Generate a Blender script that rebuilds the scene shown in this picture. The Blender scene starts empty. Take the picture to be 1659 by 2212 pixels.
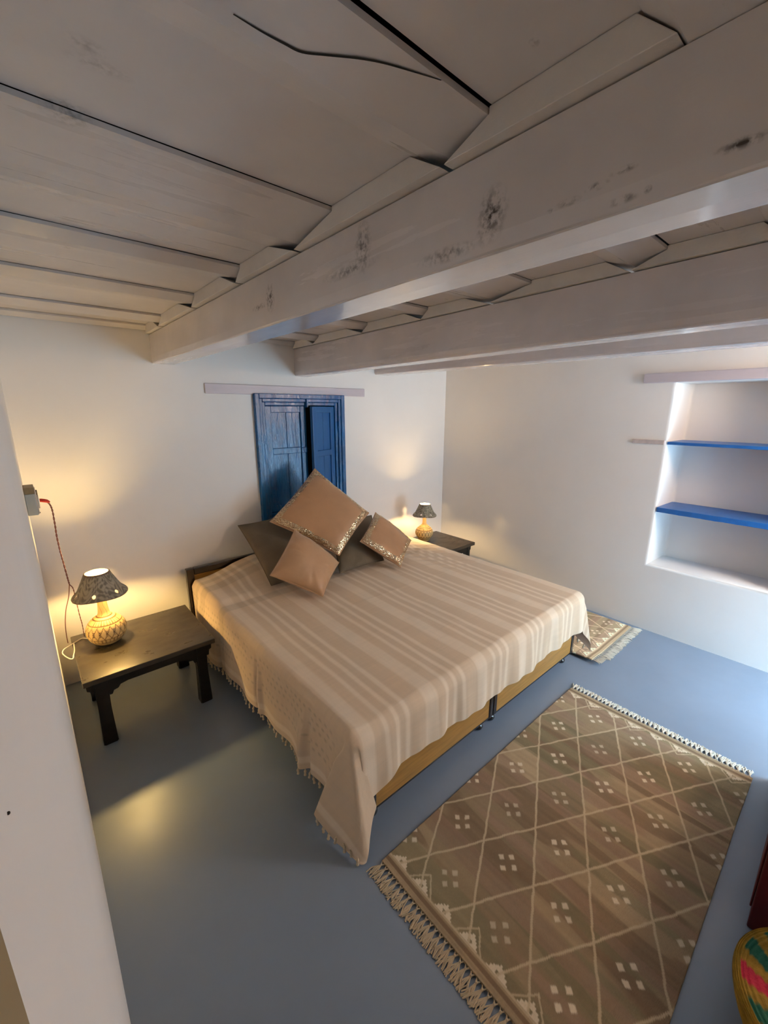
import bpy, bmesh, math, random
import numpy as np
from mathutils import Vector, Matrix, noise as mnoise

# ------------------------------------------------------------------ camera, light, exposure
scene = bpy.context.scene
COL = scene.collection
random.seed(7)
RNG = np.random.default_rng(11)
PI = math.pi
R = math.radians

scene.view_settings.view_transform = 'Standard'
scene.view_settings.look = 'None'
scene.view_settings.gamma = 1.0
scene.view_settings.use_curve_mapping = False
scene.view_settings.exposure = 0.47

SKY_STRENGTH = 38.0
SKY_COLOR = (0.46, 0.77, 1.0)
LANE_COLOR = (0.085, 0.11, 0.13)
GROUND_COLOR = (0.19, 0.31, 0.40)
BULB_STRENGTH = 1800.0
BULB_STRENGTH_FAR = 1700.0
BULB_COLOR = (1.0, 0.66, 0.225)
BULB_COLOR_FAR = (1.0, 0.68, 0.30)
FILL_GLOBE_POWER = 98.0

cam_data = bpy.data.cameras.new('camera')
cam = bpy.data.objects.new('camera', cam_data)
COL.objects.link(cam)
cam_data.sensor_fit = 'HORIZONTAL'
cam_data.sensor_width = 36.0
cam_data.lens = 896.7 / 1659.0 * 36.0
cam_data.clip_start = 0.002
cam_data.clip_end = 100
cam.location = (0.024, -3.0, 1.68)
cam.rotation_euler = (R(90 - 14.027), 0, R(-40.952))
scene.camera = cam

world = bpy.data.worlds.new('daylight')
scene.world = world
world.use_nodes = True
wb = world.node_tree.nodes['Background']
# open sky above dim houses across a sunlit lane
_nt = world.node_tree
_tc = _nt.nodes.new('ShaderNodeTexCoord'); _sx = _nt.nodes.new('ShaderNodeSeparateXYZ')
_ma = _nt.nodes.new('ShaderNodeMath'); _ma.operation = 'MULTIPLY_ADD'; _ma.inputs[1].default_value = .5; _ma.inputs[2].default_value = .5
_cr = _nt.nodes.new('ShaderNodeValToRGB')
_e = _cr.color_ramp.elements
_e[0].position = .46; _e[0].color = (*GROUND_COLOR, 1)
_e[1].position = .775; _e[1].color = (*SKY_COLOR, 1)
for _p in (.50, .575):
    _n = _e.new(_p); _n.color = (*LANE_COLOR, 1)
_nt.links.new(_tc.outputs['Generated'], _sx.inputs[0]); _nt.links.new(_sx.outputs['Z'], _ma.inputs[0])
_nt.links.new(_ma.outputs[0], _cr.inputs[0]); _nt.links.new(_cr.outputs[0], wb.inputs[0])
wb.inputs[1].default_value = SKY_STRENGTH

# open doorway in the wall behind the camera, near the right corner (daylight comes in here)
WX0, WX1, WZ0, WZ1 = 2.78, 3.43, 0.02, 1.72
YFRONT = -3.9
portal = bpy.data.lights.new('door_daylight', 'AREA')
portal.shape = 'RECTANGLE'
portal.size, portal.size_y = WX1 - WX0, WZ1 - WZ0
portal.cycles.is_portal = True
po = bpy.data.objects.new('door_daylight', portal)
COL.objects.link(po)
po.location = ((WX0 + WX1) / 2, YFRONT - 0.29, (WZ0 + WZ1) / 2)
po.rotation_euler = (R(90), 0, 0)

# ------------------------------------------------------------------ helpers
def link(o, parent=None):
    COL.objects.link(o)
    if parent is not None:
        o.parent = parent
    return o

def thing(name, label, cat, loc=(0, 0, 0), group=None):
    o = bpy.data.objects.new(name, None)
    o.empty_display_size = 0.05
    COL.objects.link(o)
    o.location = loc
    o['label'] = label
    o['category'] = cat
    o['_org'] = list(loc)
    if group: o['group'] = group
    return o

def tag(o, label, cat, group=None):
    o['label'] = label; o['category'] = cat
    if group: o['group'] = group
    return o

def org(o):
    while o is not None:
        if '_org' in o: return Vector(o['_org'])
        o = o.parent
    return Vector((0, 0, 0))

def obj(name, bm, m, parent=None, smooth=False, label=None, origin=None, kind=None, angle=35):
    """link bmesh (world coordinates) as one mesh object"""
    if origin is not None:
        sh = Vector(origin)
    elif parent is not None:
        sh = org(parent)
    else:
        sh = Vector((0, 0, 0))
    if sh.length > 0:
        bmesh.ops.translate(bm, verts=bm.verts, vec=-sh)
    me = bpy.data.meshes.new(name)
    bm.normal_update()
    bm.to_mesh(me); bm.free()
    if smooth:
        me.polygons.foreach_set('use_smooth', [True] * len(me.polygons))
        try: me.set_sharp_from_angle(angle=R(angle))
        except Exception: pass
    me.materials.append(m)
    o = bpy.data.objects.new(name, me)
    link(o, parent)
    if parent is None and origin is not None:
        o.location = origin
        o['_org'] = list(origin)
    if label: o['label'] = label
    if kind: o['kind'] = kind
    return o

def nbm(): return bmesh.new()

def box(bm, x0, x1, y0, y1, z0, z1, bev=0.0, seg=2):
    t = bmesh.new()
    vs = [t.verts.new((x, y, z)) for x in (x0, x1) for y in (y0, y1) for z in (z0, z1)]
    for f in ((0, 1, 3, 2), (4, 6, 7, 5), (0, 4, 5, 1), (2, 3, 7, 6), (0, 2, 6, 4), (1, 5, 7, 3)):
        t.faces.new([vs[i] for i in f])
    bmesh.ops.recalc_face_normals(t, faces=t.faces)
    if bev > 0:
        bmesh.ops.bevel(t, geom=t.edges[:], offset=bev, segments=seg, affect='EDGES', profile=0.5)
    merge(bm, t)
    return bm

def merge(bm, t, mat=None):
    me = bpy.data.meshes.new('tmp')
    if mat is not None: bmesh.ops.transform(t, matrix=mat, verts=t.verts)
    t.to_mesh(me); t.free()
    bm.from_mesh(me)
    bpy.data.meshes.remove(me)

def prism(bm, pts, axis, a0, a1, bev=0.0):
    """extrude a 2-D outline; axis 'y': pts=(x,z); 'x': pts=(y,z); 'z': pts=(x,y)"""
    t = bmesh.new()
    def mk(p, a):
        return {'y': (p[0], a, p[1]), 'x': (a, p[0], p[1]), 'z': (p[0], p[1], a)}[axis]
    lo = [t.verts.new(mk(p, a0)) for p in pts]; hi = [t.verts.new(mk(p, a1)) for p in pts]
    t.faces.new(lo); t.faces.new(hi[::-1])
    n = len(pts)
    for i in range(n): t.faces.new((lo[i], hi[i], hi[(i + 1) % n], lo[(i + 1) % n]))
    bmesh.ops.recalc_face_normals(t, faces=t.faces)
    if bev > 0: bmesh.ops.bevel(t, geom=t.edges[:], offset=bev, segments=2, affect='EDGES', profile=0.5)
    merge(bm, t)
    return bm

def lathe(bm, prof, cx, cy, z0=0, seg=48, cap_b=True, cap_t=True, sc=1.0):
    rings = []
    for r, z in prof:
        rings.append([bm.verts.new((cx + sc * r * math.cos(2 * PI * k / seg), cy + sc * r * math.sin(2 * PI * k / seg), z0 + sc * z)) for k in range(seg)])
    for a, b in zip(rings[:-1], rings[1:]):
        for k in range(seg):
            bm.faces.new((a[k], a[(k + 1) % seg], b[(k + 1) % seg], b[k]))
    if cap_b: bm.faces.new(rings[0][::-1])
    if cap_t: bm.faces.new(rings[-1])
    return bm

def catmull(pts, n=8):
    P = [Vector(p) for p in pts]
    P = [P[0] * 2 - P[1]] + P + [P[-1] * 2 - P[-2]]
    out = []
    for i in range(1, len(P) - 2):
        for k in range(n):
            t = k / n
            a, b, c, d = P[i - 1], P[i], P[i + 1], P[i + 2]
            out.append(0.5 * ((2 * b) + (c - a) * t + (2 * a - 5 * b + 4 * c - d) * t * t + (3 * b - a - 3 * c + d) * t ** 3))
    out.append(P[-2].copy())
    return out

def tube(bm, pts, r, seg=8, caps=True, rf=None):
    rings = []
    prev = None
    for i, p in enumerate(pts):
        p = Vector(p)
        d = (Vector(pts[min(i + 1, len(pts) - 1)]) - Vector(pts[max(i - 1, 0)])).normalized()
        u = prev if prev is not None else (Vector((0, 0, 1)) if abs(d.z) < 0.9 else Vector((1, 0, 0)))
        u = (u - d * u.dot(d)).normalized(); v = d.cross(u); prev = u
        rr = r if rf is None else r * rf(i / (len(pts) - 1))
        rings.append([bm.verts.new(p + (u * math.cos(2 * PI * k / seg) + v * math.sin(2 * PI * k / seg)) * rr) for k in range(seg)])
    for a, b in zip(rings[:-1], rings[1:]):
        for k in range(seg): bm.faces.new((a[k], a[(k + 1) % seg], b[(k + 1) % seg], b[k]))
    if caps:
        bm.faces.new(rings[0][::-1]); bm.faces.new(rings[-1])
    return bm

def grid_mesh(name, co, m, colors=None, parent=None, close_u=False, origin=None, smooth=True, keep=None):
    """co: (nu,nv,3) world coordinates -> mesh object with an optional colour attribute"""
    nu, nv, _ = co.shape
    sh = np.array(origin if origin is not None else (org(parent) if parent is not None else (0, 0, 0)), dtype=float)
    me = bpy.data.meshes.new(name)
    idx = np.arange(nu * nv).reshape(nu, nv)
    a = idx if not close_u else np.vstack([idx, idx[:1]])
    q = np.stack([a[:-1, :-1], a[1:, :-1], a[1:, 1:], a[:-1, 1:]], -1).reshape(-1, 4)
    if keep is not None: q = q[keep.reshape(-1)]
    me.vertices.add(nu * nv)
    me.vertices.foreach_set('co', (co.reshape(-1, 3) - sh).astype(np.float32).ravel())
    me.loops.add(q.size); me.polygons.add(len(q))
    me.loops.foreach_set('vertex_index', q.astype(np.int32).ravel())
    me.polygons.foreach_set('loop_start', np.arange(0, q.size, 4, dtype=np.int32))
    me.update(calc_edges=True); me.validate()
    if smooth: me.polygons.foreach_set('use_smooth', [True] * len(me.polygons))
    if colors is not None:
        at = me.color_attributes.new('pattern', 'FLOAT_COLOR', 'POINT')
        c = np.ones((nu * nv, 4), np.float32); c[:, :3] = colors.reshape(-1, 3)
        at.data.foreach_set('color', c.ravel())
    me.materials.append(m)
    o = bpy.data.objects.new(name, me)
    link(o, parent)
    if parent is None and origin is not None:
        o.location = origin; o['_org'] = list(origin)
    return o

def sm(e0, e1, x):
    t = np.clip((x - e0) / (e1 - e0), 0, 1)
    return t * t * (3 - 2 * t)

def vnoise(x, y, seed=0):
    """smooth value noise on numpy arrays"""
    xi = np.floor(x).astype(np.int64); yi = np.floor(y).astype(np.int64)
    fx = x - xi; fy = y - yi
    fx = fx * fx * (3 - 2 * fx); fy = fy * fy * (3 - 2 * fy)
    def h(a, b):
        n = (a * 374761393 + b * 668265263 + seed * 974711) & 0x7fffffff
        n = ((n ^ (n >> 13)) * 1274126177) & 0x7fffffff
        return ((n ^ (n >> 16)) & 0xffff) / 65535.0
    return (h(xi, yi) * (1 - fx) + h(xi + 1, yi) * fx) * (1 - fy) + (h(xi, yi + 1) * (1 - fx) + h(xi + 1, yi + 1) * fx) * fy

# ------------------------------------------------------------------ materials
def base_mat(name):
    m = bpy.data.materials.new(name); m.use_nodes = True
    nt = m.node_tree
    return m, nt, nt.nodes['Principled BSDF']

def N(nt, t, **kw):
    n = nt.nodes.new(t)
    for k, v in kw.items():
        if k in n.inputs: n.inputs[k].default_value = v
        else: setattr(n, k, v)
    return n

def mat(name, col, rough=0.6, metal=0.0, var=0.0, vscale=3.0, bump=0.0, bscale=40.0, stretch=(1, 1, 1), spec=0.5, sheen=0.0, coat=0.0, rvar=0.0, var2=None):
    m, nt, b = base_mat(name)
    b.inputs['Base Color'].default_value = (*col, 1)
    b.inputs['Roughness'].default_value = rough
    b.inputs['Metallic'].default_value = metal
    b.inputs['Specular IOR Level'].default_value = spec
    if sheen: b.inputs['Sheen Weight'].default_value = sheen
    if coat: b.inputs['Coat Weight'].default_value = coat; b.inputs['Coat Roughness'].default_value = 0.15
    geo = N(nt, 'ShaderNodeNewGeometry')
    mp = N(nt, 'ShaderNodeMapping'); mp.inputs['Scale'].default_value = stretch
    nt.links.new(geo.outputs['Position'], mp.inputs['Vector'])
    if var:
        nz = N(nt, 'ShaderNodeTexNoise', Scale=vscale, Detail=6.0, Roughness=0.6)
        nt.links.new(mp.outputs[0], nz.inputs['Vector'])
        mx = N(nt, 'ShaderNodeMix', data_type='RGBA')
        c2 = var2 if var2 else tuple(max(0, c * (1 - var)) for c in col)
        c1 = col if var2 else tuple(min(1, c * (1 + var * 0.6)) for c in col)
        mx.inputs[6].default_value = (*c2, 1); mx.inputs[7].default_value = (*c1, 1)
        mr = N(nt, 'ShaderNodeMapRange'); mr.inputs[1].default_value = 0.3; mr.inputs[2].default_value = 0.7
        nt.links.new(nz.outputs[0], mr.inputs[0]); nt.links.new(mr.outputs[0], mx.inputs[0])
        nt.links.new(mx.outputs[2], b.inputs['Base Color'])
        if rvar:
            m2 = N(nt, 'ShaderNodeMapRange'); m2.inputs[3].default_value = rough + rvar; m2.inputs[4].default_value = rough - rvar
            nt.links.new(mr.outputs[0], m2.inputs[0]); nt.links.new(m2.outputs[0], b.inputs['Roughness'])
    if bump:
        nb = N(nt, 'ShaderNodeTexNoise', Scale=bscale, Detail=5.0, Roughness=0.6)
        nt.links.new(mp.outputs[0], nb.inputs['Vector'])
        bp = N(nt, 'ShaderNodeBump', Strength=bump, Distance=0.01)
        nt.links.new(nb.outputs[0], bp.inputs['Height']); nt.links.new(bp.outputs[0], b.inputs['Normal'])
    return m

def attr_mat(name, rough=0.9, bump=0.0, bscale=300.0, stretch=(1, 1, 1), spec=0.2, sheen=0.0, weave=0.0, gain=1.0):
    m, nt, b = base_mat(name)
    at = N(nt, 'ShaderNodeVertexColor', layer_name='pattern')
    nt.links.new(at.outputs[0], b.inputs['Base Color'])
    b.inputs['Roughness'].default_value = rough
    b.inputs['Specular IOR Level'].default_value = spec
    if sheen: b.inputs['Sheen Weight'].default_value = sheen
    if bump:
        geo = N(nt, 'ShaderNodeNewGeometry')
        mp = N(nt, 'ShaderNodeMapping'); mp.inputs['Scale'].default_value = stretch
        nt.links.new(geo.outputs['Position'], mp.inputs['Vector'])
        nb = N(nt, 'ShaderNodeTexNoise', Scale=bscale, Detail=3.0)
        nt.links.new(mp.outputs[0], nb.inputs['Vector'])
        bp = N(nt, 'ShaderNodeBump', Strength=bump, Distance=0.004)
        nt.links.new(nb.outputs[0], bp.inputs['Height']); nt.links.new(bp.outputs[0], b.inputs['Normal'])
    return m

def painted_wood(name, col, dirt, rough, axis, knots=(), amount=0.5, bump=0.25, coat=0.0):
    """old enamel-painted timber: faint grain along one axis, worn dark streaks, knots at given places"""
    m, nt, b = base_mat(name)
    L = nt.links.new
    geo = N(nt, 'ShaderNodeNewGeometry')
    st = {'x': (1.2, 14, 14), 'y': (14, 1.2, 14)}[axis]
    mp = N(nt, 'ShaderNodeMapping'); mp.inputs['Scale'].default_value = st
    L(geo.outputs['Position'], mp.inputs['Vector'])
    n1 = N(nt, 'ShaderNodeTexNoise', Scale=1.0, Detail=7.0, Roughness=0.65); L(mp.outputs[0], n1.inputs['Vector'])
    n2 = N(nt, 'ShaderNodeTexNoise', Scale=2.2, Detail=4.0, Roughness=0.6); L(geo.outputs['Position'], n2.inputs['Vector'])
    n3 = N(nt, 'ShaderNodeTexNoise', Scale=3.2, Detail=8.0, Roughness=0.75, Distortion=0.4); L(mp.outputs[0], n3.inputs['Vector'])
    if coat: b.inputs['Coat Weight'].default_value = coat; b.inputs['Coat Roughness'].default_value = .08
    # broad tone
    mxa = N(nt, 'ShaderNodeMix', data_type='RGBA')
    mxa.inputs[6].default_value = (*[c * 0.86 for c in col], 1); mxa.inputs[7].default_value = (*[min(1, c * 1.07) for c in col], 1)
    ra = N(nt, 'ShaderNodeMapRange'); ra.inputs[1].default_value = .3; ra.inputs[2].default_value = .7
    L(n2.outputs[0], ra.inputs[0]); L(ra.outputs[0], mxa.inputs[0])
    # worn streaks
    rs = N(nt, 'ShaderNodeMapRange'); rs.inputs[1].default_value = .68; rs.inputs[2].default_value = .80; rs.inputs[4].default_value = amount
    L(n3.outputs[0], rs.inputs[0])
    fac = rs.outputs[0]
    if knots:
        for (p, s, g) in knots:
            sub = N(nt, 'ShaderNodeVectorMath', operation='SUBTRACT'); sub.inputs[1].default_value = p
            L(geo.outputs['Position'], sub.inputs[0])
            dv = N(nt, 'ShaderNodeVectorMath', operation='DIVIDE'); dv.inputs[1].default_value = s
            L(sub.outputs[0], dv.inputs[0])
            ln = N(nt, 'ShaderNodeVectorMath', operation='LENGTH'); L(dv.outputs[0], ln.inputs[0])
            r1 = N(nt, 'ShaderNodeMapRange'); r1.inputs[1].default_value = 1.0; r1.inputs[2].default_value = 0.0; r1.inputs[4].default_value = 1.0
            L(ln.outputs['Value'], r1.inputs[0])
            nk = N(nt, 'ShaderNodeTexNoise', Scale=85.0, Detail=4.0, Roughness=.6); L(geo.outputs['Position'], nk.inputs['Vector'])
            rk = N(nt, 'ShaderNodeMapRange'); rk.inputs[1].default_value = .42; rk.inputs[2].default_value = .62
            L(nk.outputs[0], rk.inputs[0])
            mu = N(nt, 'ShaderNodeMath', operation='MULTIPLY'); L(r1.outputs[0], mu.inputs[0]); L(rk.outputs[0], mu.inputs[1])
            mu2 = N(nt, 'ShaderNodeMath', operation='MULTIPLY'); L(mu.outputs[0], mu2.inputs[0]); mu2.inputs[1].default_value = g
            mxm = N(nt, 'ShaderNodeMath', operation='MAXIMUM'); L(fac, mxm.inputs[0]); L(mu2.outputs[0], mxm.inputs[1])
            fac = mxm.outputs[0]
    mxb = N(nt, 'ShaderNodeMix', data_type='RGBA'); mxb.inputs[7].default_value = (*dirt, 1)
    L(fac, mxb.inputs[0]); L(mxa.outputs[2], mxb.inputs[6]); L(mxb.outputs[2], b.inputs['Base Color'])
    rr = N(nt, 'ShaderNodeMapRange'); rr.inputs[3].default_value = rough - .06; rr.inputs[4].default_value = rough + .14
    L(n1.outputs[0], rr.inputs[0]); L(rr.outputs[0], b.inputs['Roughness'])
    bp = N(nt, 'ShaderNodeBump', Strength=bump, Distance=0.012)
    L(n1.outputs[0], bp.inputs['Height']); L(bp.outputs[0], b.inputs['Normal'])
    return m

def emis(name, col, s):
    m, nt, b = base_mat(name)
    b.inputs['Base Color'].default_value = (1, 1, 1, 1)
    b.inputs['Emission Color'].default_value = (*col, 1)
    b.inputs['Emission Strength'].default_value = s
    return m

M = {}
M['wall'] = mat('limewash', (0.85, 0.815, 0.785), .72, var=.035, vscale=1.6, bump=.10, bscale=7)
M['wallL'] = mat('limewash_side', (0.85, 0.815, 0.785), .72, var=.03, vscale=1.6, bump=.06, bscale=9)
M['lilac'] = mat('lilac_paint', (0.58, 0.52, 0.565), .38, var=.06, vscale=9, bump=.2, bscale=18, stretch=(.3, .3, 1.6))
M['lilac_wood'] = mat('worn_lilac_paint', (0.60, 0.52, 0.50), .5, var=.2, vscale=16, bump=.2, bscale=20)
M['floor'] = mat('painted_cement', (0.190, 0.238, 0.310), .34, var=.06, vscale=2.2, bump=.05, bscale=6, rvar=.05)
M['board'] = painted_wood('ceiling_paint', (0.72, 0.67, 0.645), (.20, .17, .15), .26, 'x', knots=[
    ((.170, -2.02, 2.12), (.045, .03, .2), .8), ((.18, -2.19, 2.165), (.03, .02, .2), .45), ((.20, -2.16, 2.165), (.05, .02, .2), .4),
    ((.451, -2.554, 2.165), (.02, .014, .2), .7), ((.562, -2.653, 2.165), (.012, .01, .2), 1.0), ((.644, -2.60, 2.165), (.010, .008, .2), 1.0),
    ((.23, -1.25, 2.12), (.02, .015, .2), .8)], amount=.06, bump=.12)
M['beam1'] = painted_wood('beam_paint', (0.73, 0.665, 0.635), (.07, .055, .045), .20, 'y', knots=[
    ((.72, -2.118, 2.056), (.3, .036, .065), 1.0), ((.72, -2.06, 2.018), (.3, .13, .018), .75), ((.72, -1.624, 2.033), (.3, .036, .05), 1.0),
    ((.72, -1.545, 2.018), (.3, .07, .012), .9), ((.72, -2.49, 2.015), (.3, .036, .05), 1.2), ((.72, -2.475, 1.992), (.3, .02, .03), .8), ((.72, -2.385, 1.975), (.3, .085, .016), .85),
    ((.72, -2.63, 1.988), (.3, .022, .007), 1.0), ((.72, -2.672, 1.995), (.3, .020, .007), 1.0), ((.72, -2.708, 2.003), (.3, .022, .006), 1.0),
    ((.72, -2.71, 1.966), (.3, .025, .007), 1.0), ((.72, -2.742, 1.968), (.3, .006, .006), 1.3), ((.72, -2.84, 1.982), (.3, .03, .008), 1.2), ((.72, -2.60, 1.985), (.3, .006, .005), 1.4)], amount=.10, bump=.12, coat=.7)
M['beam2'] = painted_wood('beam_paint_lilac', (0.73, 0.66, 0.65), (.15, .12, .11), .22, 'y', amount=.06, bump=.12, coat=.5)
M['board_edge'] = mat('filler_paint', (0.74, 0.68, 0.62), .4, var=.08, vscale=8, bump=.2, bscale=25)
M['dark'] = mat('unlit_dark', (.01, .008, .007), .9)  # near-black stands for shade: above the boards, in the split, behind the shutters
M['blue'] = mat('blue_gloss_paint', (0.008, 0.100, 0.290), .24, spec=.5, var=.35, vscale=11, bump=.6, bscale=13, stretch=(2.0, 2.0, .45), rvar=.14)
M['blue2'] = mat('blue_satin_paint', (0.014, 0.105, 0.300), .42, var=.10, vscale=9, bump=.15, bscale=20)
M['blueshelf'] = mat('blue_shelf_paint', (0.012, 0.125, 0.43), .35, var=.12, vscale=22, bump=.25, bscale=40)
M['black_wood'] = mat('black_stained_wood', (0.007, 0.0065, 0.006), .42, var=.5, vscale=12, bump=.25, bscale=14, stretch=(1, 4, 4), var2=(.014, .011, .008), rvar=.06, spec=.3)
M['top_wood'] = mat('worn_dark_tabletop', (0.052, 0.041, 0.027), .33, var=.5, vscale=9, bump=.04, bscale=16, stretch=(1, 1.8, 2), var2=(.024, .019, .013), rvar=.08)
M['oak'] = mat('yellow_brown_laminate', (0.40, 0.205, 0.045), .42, var=.25, vscale=10, bump=.06, bscale=20, stretch=(.6, 1, 9))
M['mahog'] = mat('dark_polished_wood', (0.016, 0.008, 0.005), .18, var=.3, vscale=14, coat=.5)
M['mattress'] = mat('cotton_ticking', (.6, .55, .48), .9)
M['satin'] = mat('bronze_satin', (0.47, 0.25, 0.12), .40, var=.10, vscale=5, bump=.12, bscale=22, sheen=.25, spec=.45)
M['satin2'] = mat('bronze_satin_light', (0.50, 0.285, 0.145), .42, var=.10, vscale=6, bump=.12, bscale=22, sheen=.25, spec=.45)
M['olive'] = mat('olive_brown_cotton', (0.150, 0.114, 0.072), .9, var=.12, vscale=9, bump=.2, bscale=160)
M['sequin'] = mat('gold_sequins', (0.86, 0.69, 0.44), .20, metal=.9, var=.25, vscale=160)
M['cloth'] = attr_mat('handloom_cotton', .88, bump=.22, bscale=420, sheen=.15)
M['tassel'] = mat('cream_yarn', (0.62, 0.50, 0.35), .95, bump=.2, bscale=300)
M['rug'] = attr_mat('wool_kilim', .96, bump=.6, bscale=260, stretch=(.35, 2.4, 1), spec=.1)
M['fringe'] = mat('undyed_wool_fringe', (0.50, 0.40, 0.27), .95, bump=.3, bscale=300)
M['fringe2'] = mat('pale_wool_fringe', (0.66, 0.60, 0.50), .95, bump=.3, bscale=300)
M['ceramic'] = attr_mat('carved_terracotta', .55, bump=.25, bscale=140, spec=.4)
M['shade'] = attr_mat('embossed_clay_shade', .5, bump=.9, bscale=75, spec=.45)
M['bulb'] = emis('lit_bulb', BULB_COLOR, BULB_STRENGTH)
M['bulb2'] = emis('lit_bulb_far', BULB_COLOR_FAR, BULB_STRENGTH_FAR)
M['brass'] = mat('brass_holder', (.5, .36, .14), .4, metal=.8)
M['wire_red'] = mat('red_brown_wire', (0.20, 0.055, 0.04), .5)
M['wire_white'] = mat('white_wire', (0.80, 0.76, 0.68), .45)
M['red_plug'] = mat('red_plastic', (0.62, 0.03, 0.012), .4)
M['pvc'] = mat('grey_white_plastic', (0.42, 0.44, 0.42), .4, var=.05, vscale=20)
M['pvc_white'] = mat('ivory_plastic', (0.66, 0.60, 0.54), .4)
M['tape'] = mat('brown_tape', (0.26, 0.19, 0.10), .5, var=.2, vscale=30)
M['tan_wood'] = mat('tan_paint', (0.30, 0.225, 0.12), .6, var=.06, vscale=6)
M['red'] = mat('dark_red_paint', (0.10, 0.004, 0.008), .5, var=.15, vscale=8, bump=.1, bscale=30)
M['basket'] = attr_mat('coiled_straw', .75, bump=.6, bscale=120, stretch=(1, 1, 3), spec=.3)
M['nail'] = mat('rusty_iron', (.02, .015, .012), .6, metal=.5)

# ------------------------------------------------------------------ the setting
XR, ZT = 3.485, 2.26          # right wall, top of the walls behind the boards
bm = nbm(); box(bm, -.3, 4.2, YFRONT - .6, .3, -.2, 0)
fl = obj('floor', bm, M['floor']); fl['kind'] = 'structure'
bm = nbm()
for a in ((-.3, 1.372, 0, ZT), (2.143, 4.2, 0, ZT), (1.372, 2.143, 0, .80), (1.372, 2.143, 1.772, ZT)):
    box(bm, a[0], a[1], 0, .3, a[2], a[3])
o = obj('wall_back', bm, M['wall']); o['kind'] = 'structure'
bm = nbm(); box(bm, -.3, 0, YFRONT - .3, 0, 0, ZT)
o = obj('wall_left', bm, M['wallL']); o['kind'] = 'structure'
# front wall with the doorway (behind the camera)
bm = nbm()
for a in ((0, WX0, 0, ZT), (WX1, XR, 0, ZT), (WX0, WX1, 0, WZ0), (WX0, WX1, WZ1, ZT)):
    box(bm, a[0], a[1], YFRONT - .3, YFRONT, a[2], a[3])
o = obj('wall_front', bm, M['wall']); o['kind'] = 'structure'
wf = nbm()
for a in ((WX0, WX0 + .05, WZ0, WZ1), (WX1 - .05, WX1, WZ0, WZ1), (WX0 + .05, WX1 - .05, WZ0, WZ0 + .05), (WX0 + .05, WX1 - .05, WZ1 - .05, WZ1)):
    box(wf, a[0], a[1], YFRONT - .20, YFRONT - .13, a[2], a[3], .004)
o = obj('door_1', wf, M['blue2']); o['kind'] = 'structure'

# right wall with the niche
NY0, NY1, NZ0, NZ1, ND = -2.90, -2.068, .532, 1.851, .31
bm = nbm()
def quad(bm, *p):
    return bm.faces.new([bm.verts.new(q) for q in p])
ys = [YFRONT - .3, NY0, NY1, 0.0]; zs = [0, NZ0, NZ1, ZT]
vv = {(i, j): bm.verts.new((XR, ys[i], zs[j])) for i in range(4) for j in range(4)}
for i in range(3):
    for j in range(3):
        if (i, j) != (1, 1):
            bm.faces.new((vv[i, j], vv[i, j + 1], vv[i + 1, j + 1], vv[i + 1, j]))
bk = {(i, j): bm.verts.new((XR + ND, ys[i] + (-.02 if i == 2 else 0), zs[j])) for i in (1, 2) for j in (1, 2)}
for a, b_ in (((1, 1), (2, 1)), ((2, 1), (2, 2)), ((2, 2), (1, 2)), ((1, 2), (1, 1))):
    bm.faces.new((vv[a], vv[b_], bk[b_], bk[a]))
bm.faces.new((bk[1, 1], bk[2, 1], bk[2, 2], bk[1, 2]))
# outer shell so that the wall has thickness
ov = [bm.verts.new(p) for p in ((XR, ys[0], 0), (XR, 0, 0), (XR, 0, ZT), (XR, ys[0], ZT), (XR + .5, ys[0], 0), (XR + .5, 0, 0), (XR + .5, 0, ZT), (XR + .5, ys[0], ZT))]
for f in ((4, 5, 6, 7), (0, 1, 5, 4), (3, 2, 6, 7), (1, 2, 6, 5), (0, 3, 7, 4)): bm.faces.new([ov[i] for i in f])
bmesh.ops.remove_doubles(bm, verts=bm.verts, dist=1e-5)
bmesh.ops.recalc_face_normals(bm, faces=bm.faces)
be = [e for e in bm.edges if all(NY0 - .03 <= v.co.y <= NY1 + .001 and NZ0 - .001 <= v.co.z <= NZ1 + .001 and v.co.x < XR + ND + .01 for v in e.verts)
      and (all(abs(v.co.x - XR) < 1e-4 for v in e.verts) or abs(e.verts[0].co.z - e.verts[1].co.z) > .5)]
bmesh.ops.bevel(bm, geom=be, offset=.022, segments=4, affect='EDGES', profile=.5)
o = obj('wall_right', bm, M['wall'], smooth=True, angle=50); o['kind'] = 'structure'

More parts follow.
